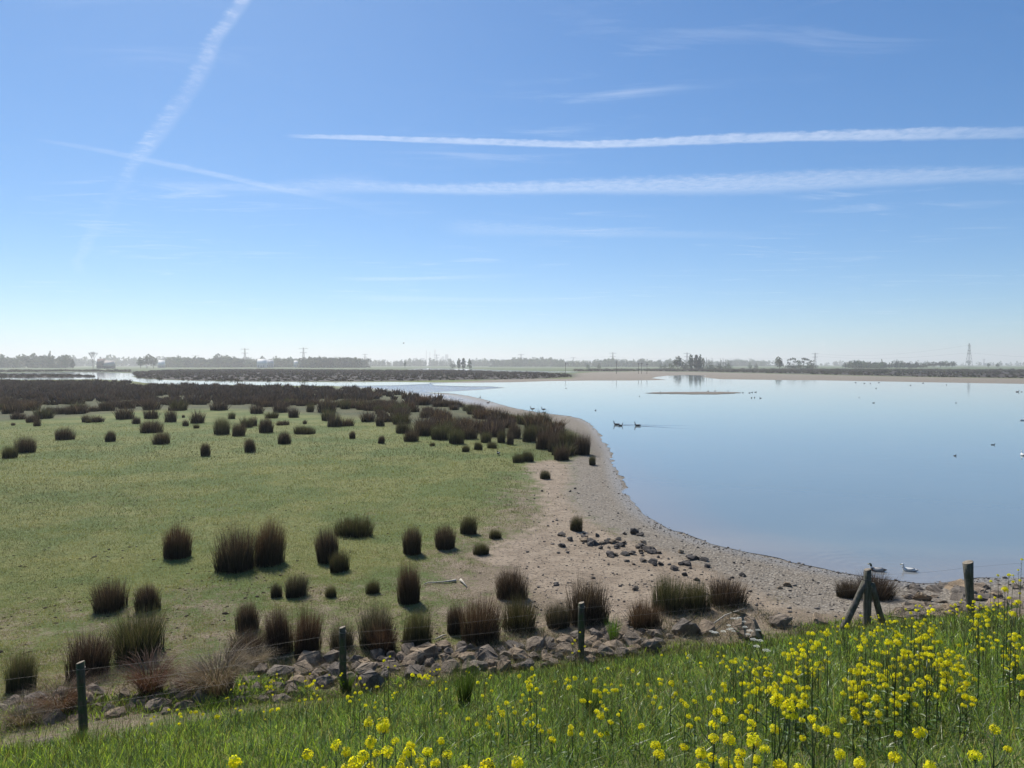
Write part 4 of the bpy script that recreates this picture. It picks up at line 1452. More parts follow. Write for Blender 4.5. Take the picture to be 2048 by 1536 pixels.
def plant_variant(n_heads, spread=.12, drop=.28, leaves=5):
    """stem with side shoots (tip at 0,0,1); returns meshes and the head places"""
    mb = MB()
    bend = np.array([rng.normal(0, .05), rng.normal(0, .05)])
    def axis(t):
        return np.array([bend[0] * (t * t - t) * 2, bend[1] * (t * t - t) * 2, t])
    mb.tube([axis(t) for t in np.linspace(0, 1, 6)], np.linspace(.0055, .0018, 6), 5, (.075, .105, .040))
    tips = [np.array([0, 0, 1.0])]
    for i in range(n_heads - 1):
        t0 = rng.uniform(.45, .8); a = i * 2.4 + rng.normal(0, .4)
        L = rng.uniform(.5, 1.0) * spread
        tip = axis(t0) + np.array([math.cos(a) * L, math.sin(a) * L, 0])
        tip[2] = min(.97, 1 - drop * rng.uniform(.1, .8))
        mid = (axis(t0) + tip) / 2 + np.array([math.cos(a), math.sin(a), -.3]) * L * .2
        mb.tube([axis(t0), mid, tip], [.003, .0022, .0014], 4, (.085, .115, .042))
        tips.append(tip)
    # seed pods under the heads
    for tp in tips:
        for k in range(6):
            a = rng.random() * 6.28; z = tp[2] - rng.uniform(.03, .12)
            p = np.array([tp[0] * .96, tp[1] * .96, z])
            mb.tube([p, p + np.array([math.cos(a) * .03, math.sin(a) * .03, .018])], [.0012, .0006], 3, (.07, .09, .03), cap=False)
    stem = mb.mesh('stem'); stem.materials.append(M_STEM)
    lv = []
    for k in range(leaves):
        m2 = MB()
        L, wd = rng.uniform(.05, .10), rng.uniform(.008, .016)
        x = np.linspace(0, 1, 5)
        w = wd * np.sin(np.pi * np.clip(x * .9 + .08, 0, 1))
        z = L * (.45 * x - .75 * x * x)
        V = np.concatenate([np.stack([L * x, -w, z + .012], 1), np.stack([L * x, 0 * x, z], 1), np.stack([L * x, w, z + .012], 1)])
        F = [[i, i + 1, 5 + i + 1, 5 + i] for i in range(4)] + [[5 + i, 5 + i + 1, 10 + i + 1, 10 + i] for i in range(4)]
        m2.add(V, F, vary((.10, .155, .045), 1, .2)[0])
        me = m2.mesh('leaf'); me.materials.append(M_STEM)
        t0 = rng.uniform(.15, .6); a = rng.random() * 6.28
        lv.append((me, axis(t0), a))
    return stem, tips, lv


PV_NEAR = [plant_variant(k, .10, .20) for k in (1, 2, 2, 3)]
PV_FAR = [plant_variant(k, .14, .30, 2) for k in (1, 2, 3, 4)]


def rape_spot(px, py, y0, y1, h0, h1):
    """a spot on the slope whose plant top, h0..h1 tall, shows at this picture point"""
    ux, uz = raydir(px, py)
    Yc = np.linspace(y0, y1, 90)
    g = height(ux * Yc, Yc)
    gap = CAMZ + uz * Yc - g
    ok = np.nonzero((gap > h0) & (gap < h1) & (dike_s(ux * Yc, Yc) < 14.3))[0]
    if not len(ok):
        return None
    i = ok[int(rng.integers(len(ok)))]
    return float(ux * Yc[i]), float(Yc[i]), float(g[i]), float(gap[i])


def put_rape(px, py, span, hr, label, group, sz=1.0):
    g = rape_spot(px, py, span[0], span[1], hr[0], hr[1])
    if g is None:
        return None
    x, y, z, h = g
    near = y < 6.5
    stem, tips, lv = (PV_NEAR if near else PV_FAR)[int(rng.choice(4, p=[.4, .3, .2, .1]))]
    rt = empty('flowering_plant', (x, y, z - .02), rng.random() * 6.28)
    tag(rt, label, 'flower', group)
    o = link('stem', stem, None, rt); o.scale = (1, 1, h)
    hs = HEADS if near else HEADS_FAR
    for i, tp in enumerate(tips):
        q = link('flower_head', hs[int(rng.integers(len(hs)))], None, rt)
        q.location = (tp[0], tp[1], tp[2] * h)
        s = rng.uniform(.8, 1.15) * (1.0 if i == 0 else .75) * sz * (1.12 if near else .98)
        q.scale = (s, s, s)
        q.rotation_euler = (rng.normal(0, .2), rng.normal(0, .2), rng.random() * 6.28)
    if y < 11:
        for me, p, a in lv[:3 if near else 2]:
            q = link('leaf', me, None, rt)
            q.location = (p[0], p[1], p[2] * h); q.rotation_euler = (0, 0, a)
    return rt


G1 = 'yellow flowers close to the camera'
near_heads = [(615, 1500, 'left end of the bright cluster'), (692, 1498, 'big domed head in the bright cluster'), (737, 1440, 'highest pair of heads above the bright cluster'), (767, 1442, 'right one of the highest pair'),
              (672, 1480, ''), (742, 1476, ''), (752, 1500, ''), (775, 1490, ''), (712, 1515, ''), (790, 1474, ''), (818, 1496, ''), (822, 1482, ''), (856, 1494, ''), (882, 1476, ''), (895, 1500, ''), (870, 1518, ''), (740, 1528, ''),
              (785, 1532, ''), (845, 1530, ''), (690, 1532, ''), (925, 1534, ''), (975, 1520, 'lone domed head right of the bright cluster'), (1035, 1518, 'lone domed head at bottom middle'), (468, 1514, 'lone head at the lower left of the slope'),
              (1434, 1416, ''), (1486, 1428, ''), (1504, 1438, ''), (1428, 1442, ''), (1428, 1466, ''), (1458, 1470, ''), (1318, 1500, ''), (1312, 1482, ''), (1368, 1486, ''), (1402, 1498, ''), (1424, 1506, ''), (1448, 1516, ''), (1404, 1526, ''),
              (1508, 1474, ''), (1482, 1496, ''), (1478, 1512, ''), (1530, 1488, ''), (1550, 1450, ''), (1556, 1384, ''), (1580, 1400, ''), (1596, 1340, ''), (1624, 1428, ''), (1634, 1448, ''), (1650, 1452, ''), (1626, 1334, ''), (1552, 1394, ''), (1510, 1532, ''), (1560, 1520, ''), (1600, 1530, ''), (1680, 1500, ''), (1720, 1520, ''), (1790, 1505, ''), (1860, 1525, ''), (1950, 1500, ''), (2020, 1530, ''), (1840, 1455, ''), (1990, 1450, '')]
n_fl = 0
for px, py, lab in near_heads:
    near_c = px < 1100
    o = put_rape(px, py, (2.1, 5.5) if near_c else (2.8, 6.5), (.5, 1.1),
                 {'left end of the bright cluster': 'yellow flowering plant at the left end of the bottom middle cluster',
                  'big domed head in the bright cluster': 'yellow flowering plant with the largest domed head in the bottom middle cluster',
                  'highest pair of heads above the bright cluster': 'yellow flowering plant standing above the bottom middle cluster, left of two',
                  'right one of the highest pair': 'yellow flowering plant standing above the bottom middle cluster, right of two',
                  'lone domed head right of the bright cluster': 'lone yellow flowering plant just right of the bottom middle cluster',
                  'lone domed head at bottom middle': 'lone yellow flowering plant at the bottom edge near the middle',
                  'lone head at the lower left of the slope': 'lone yellow flowering plant at the lower left of the slope'}.get(
                     lab, 'yellow flowering plant close to the camera in the %s cluster' % ('bottom middle' if near_c else 'bottom right')), G1 + (' middle' if near_c else ' right'))
    n_fl += o is not None
# tall stems against the water at the right edge
for px, py, lab in ((2044, 1116, 'tallest yellow flowering plant at the right edge against the water'), (1996, 1148, ''), (1982, 1160, ''), (2018, 1146, ''), (2026, 1160, ''), (2040, 1158, ''), (2034, 1200, ''), (2010, 1175, ''), (1990, 1192, ''), (1960, 1190, '')):
    o = put_rape(px, py, (5.5, 12), (.7, 1.45), lab or 'tall yellow flowering plant leaning over the bank at the right edge', 'tall yellow flowers at the right edge')
    n_fl += o is not None
RIGHT = np.array([(1480, 1350), (1540, 1290), (1620, 1262), (1690, 1232), (1790, 1222), (1830, 1205), (1950, 1200), (2060, 1178), (2060, 1520), (1700, 1520), (1560, 1420)], float)
MIDDLE = np.array([(500, 1345), (700, 1340), (900, 1325), (1200, 1318), (1500, 1290), (1540, 1340), (1480, 1500), (1100, 1500), (950, 1450), (850, 1420), (500, 1420), (240, 1470), (260, 1440)], float)


def px_in(P, n, seed):
    r = np.random.default_rng(seed)
    lo, hi = P.min(0), P.max(0)
    X, Y = r.uniform(lo[0], hi[0], n * 6), r.uniform(lo[1], hi[1], n * 6)
    k = inpoly(P, X, Y)
    return list(zip(X[k][:n], Y[k][:n]))


for px, py in px_in(RIGHT, 330, 3):
    if n_fl >= 240: break
    if py > 1400 and rng.random() < .5 or (vnoise(np.array([px]), np.array([py]), .012, 8, 2)[0] < .36):
        continue
    o = put_rape(px, py, (5, 17), (.3, .9), 'yellow flowering plant in the dense patch on the right of the slope', 'yellow flowers in the dense right patch')
    n_fl += o is not None
for px, py in px_in(MIDDLE, 120, 4):
    if n_fl >= 296: break
    o = put_rape(px, py, (5.5, 17), (.25, .7), 'yellow flowering plant thinly scattered over the middle of the slope', 'yellow flowers scattered over the slope')
    n_fl += o is not None
for px, py in ((1160, 1262), (1150, 1278), (1170, 1290), (1158, 1300), (1145, 1285), (768, 1318), (780, 1310), (790, 1330), (776, 1336)):
    if n_fl >= 304: break
    o = put_rape(px, py, (9, 17), (.3, 1.1), 'yellow flowering plant in front of the boulders beside a fence post', 'yellow flowers before the boulders')
    n_fl += o is not None
# the rest of the bloom in the right patch and thinly elsewhere: too many to tell apart
hv = []
for me in HEADS_FAR:
    co = np.zeros(len(me.vertices) * 3, dtype=np.float32); me.vertices.foreach_get('co', co)
    n4 = [p.vertices[:] for p in me.polygons]
    q = np.array([p for p in n4 if len(p) == 4]); t3 = np.array([p for p in n4 if len(p) == 3]).reshape(-1, 3)
    c = np.zeros(len(me.vertices) * 4, dtype=np.float32); me.attributes['Col'].data.foreach_get('color', c)
    hv.append((co.reshape(-1, 3), q, t3.astype(int), c.reshape(-1, 4)[:, :3]))
xs, ys, zs, stems = [], [], [], []
for P, n, sd in ((RIGHT, 460, 13), (MIDDLE, 110, 14)):
    for px, py in px_in(P, n, sd):
        if P is RIGHT and vnoise(np.array([px]), np.array([py]), .012, 8, 2)[0] < .33:
            continue
        g = rape_spot(px, py, 6.5, 17, .25, .8)
        if g is None: continue
        h = g[3]
        for k in range(int(rng.integers(1, 4))):
            xs.append(g[0] + rng.normal(0, .05)); ys.append(g[1] + rng.normal(0, .05)); zs.append(g[2] + h - abs(rng.normal(0, .05)))
xs, ys, zs = map(np.array, (xs, ys, zs))
scatter('rape_blossom', xs, ys, zs, rng.uniform(.7, 1.15, len(xs)), np.ones(len(xs)), hv, M_PETAL)
V, Q, Tn, C = blades(np.stack([xs, ys, height(xs, ys) - .02], 1), zs - height(xs, ys) + .02, np.full(len(xs), .007), rng.random(len(xs)) * 6.28, np.full(len(xs), .02), rng.random(len(xs)) * 3.14, vary((.07, .095, .035), len(xs)), vary((.09, .12, .045), len(xs)), seg=2)
tag(link('rape_stalk_mass', mesh_np('rape_stalk_mass', V, [Q, Tn], C), M_STEM), kind='stuff')

# white umbels and tall green grass tufts among the stones
M_WHITE = leaf_mat('white_umbel', trans=.3, rough=.7, spec=.2, vary=.1, tint=(1, 1, .9))


def umbel_mesh():
    mb = MB()
    for i in range(40):
        r = .055 * math.sqrt((i + .5) / 40); a = i * 2.4
        c = np.array([r * math.cos(a), r * math.sin(a), .012 - r * r * 3 + rng.normal(0, .002)])
        s = .007
        mb.add([c + (s, 0, 0), c + (0, s, .002), c - (s, 0, 0), c - (0, s, -.002)], [[0, 1, 2, 3]], (.72, .73, .66))
    me = mb.mesh('umbel'); me.materials.append(M_WHITE)
    return me


UM = umbel_mesh()
for px, py, lab in ((1432, 1262, 'white umbel plant nearest the wedge shaped boulder'), (1462, 1255, 'white umbel plant in the middle of the white-flowered group'), (1500, 1258, 'white umbel plant by the wide flat boulder'),
                    (1520, 1285, 'white umbel plant at the edge of the yellow patch'), (1478, 1238, 'small white umbel plant highest among the white-flowered group')):
    g = onground(px, py, .5)
    rt = empty('umbel_plant', (g[0], g[1], g[2] - .02))
    tag(rt, lab, 'flower', 'white umbel plants')
    mb = MB(); tips = []
    for k in range(4):
        a = k * 1.6 + rng.random(); L = .0 if k == 0 else rng.uniform(.08, .16)
        tip = np.array([math.cos(a) * L, math.sin(a) * L, .55 - .1 * rng.random()]); tips.append(tip)
        mb.tube([(0, 0, .0 if k == 0 else .25), (tip[0] * .6, tip[1] * .6, .38), tip], [.004, .003, .002], 4, (.06, .09, .03))
    link('stem', mb.mesh('stem'), M_STEM, rt)
    for tip in tips:
        q = link('umbel', UM, None, rt); q.location = tip; q.scale = [rng.uniform(.8, 1.1)] * 3
    for k in range(3):
        me, p, a = PV_NEAR[k][2][0]
        q = link('leaf', me, None, rt); q.location = (0, 0, .12 + .08 * k); q.rotation_euler = (0, 0, k * 2.1)


def tuft_mesh(n, c0, c1, lean=.4, bw=.014):
    a = rng.random(n) * 6.28; r = np.sqrt(rng.random(n)) * .14
    V, Q, Tn, C = blades(np.stack([np.cos(a) * r, np.sin(a) * r, np.full(n, -.03)], 1), .55 + .5 * rng.random(n), np.full(n, bw), a, lean * (.2 + rng.random(n)), rng.random(n) * 3.14, vary(c0, n, .2), vary(c1, n, .25), seg=3)
    me = mesh_np('tuft', V, [Q, Tn], C); me.materials.append(M_GRASS)
    return me


for px, py, w, h, c1, lab in ((928, 1420, 60, 110, (.045, .085, .022), 'tall dark green grass tuft in the slope below the square stone'), (1230, 1290, 36, 60, (.10, .17, .03), 'bright green grass tuft between the boulders'),
                              (1185, 1440, 60, 80, (.04, .075, .028), 'dark leafy grass tuft in the slope below the third post'), (150, 1502, 50, 50, (.10, .16, .03), 'green grass tuft at the foot of the leftmost post'),
                              (690, 1392, 44, 50, (.08, .14, .03), 'green grass tuft at the foot of the second post'), (420, 1440, 50, 44, (.06, .11, .03), 'dark green tuft below the pale straw clump'), (830, 1250, 20, 26, (.05, .08, .03), 'thin green tuft beneath the vase-shaped tussock')):
    put_plant('grass_tuft', tuft_mesh(170, tuple(v * .5 for v in c1), c1), px, py, w, h, lab, 'grass', 'green grass tufts', .75, .95)

# ------------------------------------------------------------------ birds
def attr_mat(name, rough=.6, spec=.3):
    m, t, out = new_mat(name)
    t.l.new(principled(t, attr(t, 'Col').outputs['Color'], rough, spec), out.inputs[0])
    return m


M_FEATHER = attr_mat('feathers', .7, .25)
M_BILL = attr_mat('bill_and_legs', .5, .4)


def bird_body(spine, width, high, cols, sides=12):
    """one continuous body swept along tail - back - breast - neck - head; cols: colour of top and underside at each ring"""
    spine, width, high = (np.array(a, float) for a in (spine, width, high))
    cols = np.array(cols, float)
    n = len(spine); fine = 4
    t = np.linspace(0, n - 1, (n - 1) * fine + 1)
    def ip(a):
        return np.stack([np.interp(t, np.arange(n), a[:, k]) for k in range(a.shape[1])], 1)
    sp = catmull(spine, fine)
    wd = catmull(np.stack([width, width], 1), fine)[:, 0]; hg = catmull(np.stack([high, high], 1), fine)[:, 0]
    cc = cols[np.clip(np.round(t).astype(int), 0, n - 1)]
    tan = np.gradient(sp, axis=0); tan /= np.linalg.norm(tan, axis=1)[:, None]
    V, C = [], []
    ang = np.linspace(0, 2 * np.pi, sides, endpoint=False)
    for p, d, w, h, c in zip(sp, tan, wd, hg, cc):
        side = np.array([0, 1.0, 0])
        up = np.cross(side, d) * -1
        up /= np.linalg.norm(up) + 1e-9
        if up[2] < 0 and abs(d[2]) < .7: up = -up
        V.append(p + np.cos(ang)[:, None] * side * max(w, .002) + np.sin(ang)[:, None] * up * max(h, .002))
        C.append(np.where((np.sin(ang) > -.15)[:, None], c[0], c[1]))
    V, C = np.concatenate(V), np.concatenate(C)
    k = len(sp)
    F = [[i * sides + j, i * sides + (j + 1) % sides, (i + 1) * sides + (j + 1) % sides, (i + 1) * sides + j] for i in range(k - 1) for j in range(sides)]
    V = np.concatenate([V, sp[:1], sp[-1:]]); C = np.concatenate([C, C[:1], C[-1:]])
    Tn = [[k * sides, (j + 1) % sides, j] for j in range(sides)] + [[k * sides + 1, (k - 1) * sides + j, (k - 1) * sides + (j + 1) % sides] for j in range(sides)]
    return mesh_np('body', V, [np.array(F), np.array(Tn)], C, True)


def c2(a, b=None):
    return (a, b or a)


WHT, GRY, BRN, DRK, GRN = (.72, .71, .67), (.33, .31, .28), (.13, .085, .055), (.018, .018, .02), (.012, .035, .022)
SPINE = [(-.27, 0, .10), (-.20, 0, .085), (-.08, 0, .075), (.06, 0, .07), (.15, 0, .09), (.185, 0, .15), (.19, 0, .215), (.215, 0, .245), (.245, 0, .242)]
WID = [.015, .055, .095, .10, .072, .036, .032, .036, .014]
HIG = [.010, .040, .070, .075, .062, .040, .030, .032, .014]
GSP = [(-.40, 0, .16), (-.30, 0, .13), (-.12, 0, .11), (.10, 0, .11), (.22, 0, .16), (.27, 0, .30), (.28, 0, .42), (.31, 0, .47), (.36, 0, .465)]
GW = [.02, .08, .14, .15, .10, .042, .036, .042, .018]
GH = [.015, .06, .10, .115, .09, .048, .036, .040, .018]
BODY = {
    'drake': bird_body(SPINE, WID, HIG, [c2(DRK, WHT), c2(DRK, WHT), c2(GRY, (.42, .40, .37)), c2((.42, .40, .37), BRN), c2(BRN), c2(WHT), c2(GRN), c2(GRN), c2(GRN)]),
    'white': bird_body(SPINE, WID, HIG, [c2(GRY), c2(WHT, GRY), c2(WHT, GRY), c2(WHT), c2(WHT), c2(WHT, GRY), c2(WHT), c2(WHT), c2(WHT)]),
    'dark': bird_body(SPINE, WID, HIG, [c2(DRK)] * 9),
    'goose': bird_body(GSP, GW, GH, [c2(WHT, WHT), c2(BRN, WHT), c2(BRN, GRY), c2(BRN, GRY), c2(GRY), c2((.20, .165, .13)), c2((.17, .14, .11)), c2((.17, .14, .11)), c2((.17, .14, .11))]),
    'canada': bird_body(GSP, GW, GH, [c2(DRK, WHT), c2(BRN, WHT), c2(BRN, GRY), c2(BRN, GRY), c2((.35, .32, .27)), c2(DRK), c2(DRK), c2(DRK), c2(DRK)]),
    'pied': bird_body(SPINE, WID, HIG, [c2(WHT), c2(WHT), c2(DRK, WHT), c2(WHT), c2(BRN), c2(WHT), c2(DRK), c2(DRK), c2(DRK)]),
    'swan': bird_body(GSP, GW, GH, [c2(WHT)] * 9),
}


def bill_mesh(p, L, col):
    mb = MB(); mb.tube([p, (p[0] + L * .6, 0, p[2] - L * .12), (p[0] + L, 0, p[2] - L * .18)], [L * .28, L * .24, L * .1], 8, col)
    return mb.mesh('bill', True)


BILLS = {'duck': bill_mesh((.235, 0, .240), .06, (.40, .30, .06)), 'dark': bill_mesh((.235, 0, .240), .06, (.03, .03, .03)), 'goose': bill_mesh((.345, 0, .463), .07, (.42, .20, .08)), 'black': bill_mesh((.345, 0, .463), .06, (.02, .02, .02))}


def wing_mesh(S, col, side):
    mb = MB()
    xs = np.linspace(0, 1, 7)
    V = []
    for x in xs:
        w = .55 * math.sin(math.pi * min(x * .85 + .12, 1)) ** .8
        for k, (dy, dz_) in enumerate(((.55, .75), (.98, .30), (1.04, -.15 * w))):
            V.append(((.62 - 1.35 * x) * .22 * S, side * (.105 * S * dy * (.6 + .4 * w + (.2 if x < .8 else -.1))), (.085 + .055 * dz_ + .02 * x) * S))
    F = [[i * 3 + j, i * 3 + j + 1, i * 3 + j + 4, i * 3 + j + 3] for i in range(6) for j in range(2)]
    mb.add(V, F, col)
    return mb.mesh('wing', True)


WINGS = {k: [wing_mesh(s, c, sd) for sd in (-1, 1)] for k, s, c in (('drake', 1.0, (.40, .38, .35)), ('white', 1.0, (.50, .49, .46)), ('goose', 1.5, (.12, .085, .06)), ('dark', 1.0, (.02, .02, .02)), ('swan', 1.5, (.7, .7, .66)))}


def wake_mesh(L=4.0, spread=.35):
    """two low ridges of water behind a swimming bird"""
    mb = MB()
    for sd in (-1, 1):
        for d0 in (0.0,):
            n = 10
            V = []
            for i in range(n):
                t = i / (n - 1); x = -.1 - L * t; y = sd * (.08 + L * t * spread)
                w = .05 + .05 * t; h = .035 * (1 - t) ** .8
                V += [(x, y - w, 0), (x, y, h), (x, y + w, 0)]
            F = [[i * 3 + j, i * 3 + j + 1, i * 3 + j + 4, i * 3 + j + 3] for i in range(n - 1) for j in range(2)]
            mb.add(V, F, (0, 0, 0))
    me = mb.mesh('wake', True); me.materials.append(M_WATER)
    return me


WAKE = wake_mesh()


def bird(kind, px, py, face, label, size=1.0, legs=False, wake=None, group=None, name=None, z=None):
    big = kind in ('goose', 'canada', 'swan')
    x, y = flat(px, py, WZ)
    x, y = float(x), float(y)
    lz = .16 if big else .10
    z0 = WZ if z is None else z
    rt = empty(name or ('goose' if kind in ('goose', 'canada') else 'swan' if kind == 'swan' else 'duck'), (x, y, z0 - (.035 if not legs else -lz * .8) * size), R(face), size)
    tag(rt, label, 'goose' if kind in ('goose', 'canada') else 'swan' if kind == 'swan' else 'duck', group)
    link('body', BODY[kind], M_FEATHER, rt)
    link('bill', BILLS['goose' if kind == 'goose' else 'black' if big else 'duck' if kind in ('drake', 'white') else 'dark'], M_BILL, rt)
    wk = 'goose' if kind in ('goose', 'canada') else kind if kind in WINGS else 'dark'
    for m in WINGS[wk]:
        link('wing', m, M_FEATHER, rt)
    if legs:
        for sd in (-1, 1):
            mb = MB(); mb.tube([(.0, sd * .05, .06), (.01, sd * .05, -.06), (0, sd * .05, -lz - .02)], .012, 6, (.25, .13, .06)); link('leg', mb.mesh('leg'), M_BILL, rt)
    if wake:
        o = link('wake', WAKE, None, rt); o.location.z = .035; o.scale = (wake, wake, 1)
    return rt


bird('drake', 1755, 1142, 160, 'drake with dark green head and grey back swimming behind the braced post', 1.02)
bird('white', 1819, 1142, 158, 'white duck with mottled back swimming right of the drake', .95)
bird('goose', 1065, 821, 175, 'left of two geese standing in the shallows off the bend', 1.0, True)
bird('goose', 1087, 822, 200, 'right of two geese standing in the shallows off the bend', 1.0, True)
bird('canada', 1233, 850, 170, 'leading dark-necked goose swimming at the left with its mate', 1.0, wake=1.3)
bird('goose', 1241, 852, 10, 'pale goose swimming close behind the left dark-necked goose', .8)
bird('canada', 1275, 852, 165, 'dark-necked goose swimming alone right of the pair', 1.0, wake=1.6)
bird('goose', 960, 797, 60, 'goose standing at the tip of the mud edge, left of two', .9, True)
bird('goose', 976, 808, 10, 'goose bending on the mud edge, right of two', .9, True)
bird('pied', 997, 912, 250, 'black and white bird standing on the turf before the rush bed', 1.05, True, z=.08)
far_birds = [(1191, 821, 'dark', 'lone dark duck on open water right of the standing geese'), (1132, 777, 'dark', 'far dark duck alone near the north shore'), (1279, 793, 'dark', 'dark duck left of the mud islet'),
             (1320, 786, 'canada', 'goose on the left tip of the mud islet'), (1747, 806, 'dark', 'dark duck with a faint wake on the right half of the lake'), (1718, 795, 'white', 'small white duck on the right half of the lake'),
             (1912, 806, 'dark', 'dark duck alone far to the right on the lake'), (2035, 784, 'canada', 'goose near the right edge under the far bank, left of two'), (2043, 784, 'dark', 'duck near the right edge under the far bank, right of two'),
             (1910, 912, 'dark', 'small dark duck alone on the near right water'), (1986, 890, 'dark', 'small dark duck low on the right water'), (2045, 841, 'swan', 'white bird at the right edge of the picture, upper of two'), (2045, 911, 'swan', 'white bird at the right edge of the picture, lower of two')]
for px, py, kd, lab in far_birds:
    bird(kd, px, py, rng.uniform(0, 360), lab, (.6 if py > 870 else .85) if kd == 'dark' else 1.0 if kd != 'swan' else .8)
for i, (px, py) in enumerate([(1486, 785.5), (1499, 786), (1504, 785), (1511, 784.5), (1503, 796), (1509, 795.5), (1521, 796.5)]):
    bird('dark', px, py, rng.uniform(0, 360), 'tiny dark duck in the loose raft right of the mud islet', 1.1, group='ducks right of the mud islet')
for i, (px, py) in enumerate([(1711, 765.5), (1729, 767), (1741, 767), (1752, 777), (1758, 765.5), (1821, 771), (1893, 770), (1846, 766.5)]):
    bird('dark', px, py, rng.uniform(0, 360), 'tiny dark duck strung along the far right shore of the lake', 1.25, group='ducks along the far right shore')
for i, (px, py) in enumerate([(1416, 784.6), (1456, 784.6), (1430, 784.2)]):
    bird('goose', px, py, rng.uniform(0, 360), 'tiny goose standing on the long mud islet', .8, True, group='geese on the mud islet', z=WZ + .06)
for i, (px, py) in enumerate([(1791, 739.5), (1996, 737.5), (256, 741.5), (246, 741.8), (920, 751.5), (670, 750)]):
    bird('swan', px, py, rng.uniform(0, 360), 'white swan, a bright speck on the far marsh', 2.0, group='swans on the far marsh')


def flying_bird():
    mb = MB()
    rt = empty('flying_bird', (0, 0, 0))
    x, zz = raydir(807, 687)
    y = 260.0
    rt.location = (float(x) * y, y, CAMZ + float(zz) * y)
    b = link('body', BODY['dark'], M_FEATHER, rt)
    for sd in (-1, 1):
        mb = MB(); mb.add([(.05, sd * .06, .10), (-.10, sd * .06, .10), (-.06, sd * .35, .2), (.06, sd * .35, .2), (-.12, sd * .62, .12)], [[0, 1, 2, 3]], DRK)
        mb.T.append(np.array([[2, 4, 3]]))
        link('wing', mb.mesh('wing'), M_FEATHER, rt)
    rt.scale = (1.3, 1.3, 1.3)
    tag(rt, 'dark bird flying low over the far marsh against the pale sky', 'bird')


flying_bird()

# ------------------------------------------------------------------ far trees
M_TREE = leaf_mat('tree_foliage', trans=.25, rough=.7, spec=.15, vary=.3)
M_BARK = attr_mat('tree_bark', .9, .1)


def crown_arrays(lumps, n=260, leaf=.06, col=(.055, .080, .032)):
    """leaf clumps filling several lumps; unit tree is 1 high"""
    V, C = [], []
    lumps = [(np.array(c, float), np.array(r, float)) for c, r in lumps]
    vol = np.array([np.prod(r) for _, r in lumps]); vol = vol ** .7 / (vol ** .7).sum()
    for i in range(n):
        c, r = lumps[int(rng.choice(len(lumps), p=vol))]
        d = rng.normal(0, 1, 3); d /= np.linalg.norm(d)
        p = c + d * r * rng.uniform(.45, 1.05)
        a = rng.normal(0, 1, 3); a /= np.linalg.norm(a); b = np.cross(a, rng.normal(0, 1, 3)); b /= np.linalg.norm(b)
        s = leaf * rng.uniform(.6, 1.3)
        V += [p - a * s, p - b * s * .7, p + a * s, p + b * s * .7]
        C += [np.array(col) * rng.uniform(.65, 1.4)] * 4
    V = np.array(V); Q = np.arange(len(V)).reshape(-1, 4)
    return V, Q, np.zeros((0, 3), int), np.array(C)


def lumps_round():
    L = [((0, 0, .55), (.30, .30, .36))]
    for k in range(6):
        a = k * 1.05 + rng.random(); L.append(((math.cos(a) * .24, math.sin(a) * .24, rng.uniform(.35, .75)), (.17, .17, .16)))
    L.append(((rng.normal(0, .08), 0, .85), (.16, .16, .15)))
    return L


def lumps_tall():
    return [((rng.normal(0, .03), rng.normal(0, .03), z), (r, r, .15)) for z, r in ((.2, .13), (.35, .17), (.5, .17), (.65, .15), (.8, .11), (.92, .06))]


def lumps_bush():
    L = []
    for k in range(7):
        a = k * .9; L.append(((math.cos(a) * .35, math.sin(a) * .35, rng.uniform(.25, .5)), (.26, .26, .30)))
    L.append(((0, 0, .6), (.3, .3, .38)))
    return L


def lumps_wood():
    return [((rng.normal(0, .2), rng.normal(0, .2), z), (r, r, .16)) for z, r in ((.06, .34), (.2, .38), (.36, .36), (.55, .34), (.72, .28), (.86, .17))]


def lumps_open():
    L = []
    for k in range(9):
        a = k * .75 + rng.random() * .4; r = rng.uniform(.1, .34)
        L.append(((math.cos(a) * r, math.sin(a) * r, rng.uniform(.45, .9)), (.10, .10, .08)))
    return L


def trunk_mesh(h=.5, r=.022, limbs=5, top=None):
    mb = MB()
    mb.tube([(0, 0, -.02), (0.005, 0, h * .5), (0, .005, h), (0, 0, min(h * 1.5, .9))], [r, r * .8, r * .55, r * .2], 6, (.06, .05, .04))
    for k in range(limbs):
        a = k * 2.4; z = h * rng.uniform(.55, 1.1)
        mb.tube([(0, 0, z), (math.cos(a) * .12, math.sin(a) * .12, z + .14), (math.cos(a) * .2, math.sin(a) * .2, z + .26)], [r * .45, r * .3, r * .12], 4, (.06, .05, .04))
    return mb.mesh('trunk')


GREENS = [(.058, .095, .042), (.075, .115, .048), (.050, .075, .040), (.080, .085, .045)]
TREES = {}
for nm, fn in (('round', lumps_round), ('tall', lumps_tall), ('bush', lumps_bush), ('open', lumps_open), ('wood', lumps_wood)):
    TREES[nm] = []
    for v in range(3):
        V, Q, Tn, C = crown_arrays(fn(), 300 if nm != 'open' else 240, .055 if nm != 'open' else .04, GREENS[v])
        me = mesh_np('crown', V, [Q], C); me.materials.append(M_TREE)
        tm = trunk_mesh(.45 if nm in ('round', 'open') else .3 if nm == 'tall' else .15); tm.materials.append(M_BARK)
        TREES[nm].append((me, tm, crown_arrays(fn(), 105, .10 if nm != 'tall' else .075, GREENS[v])))


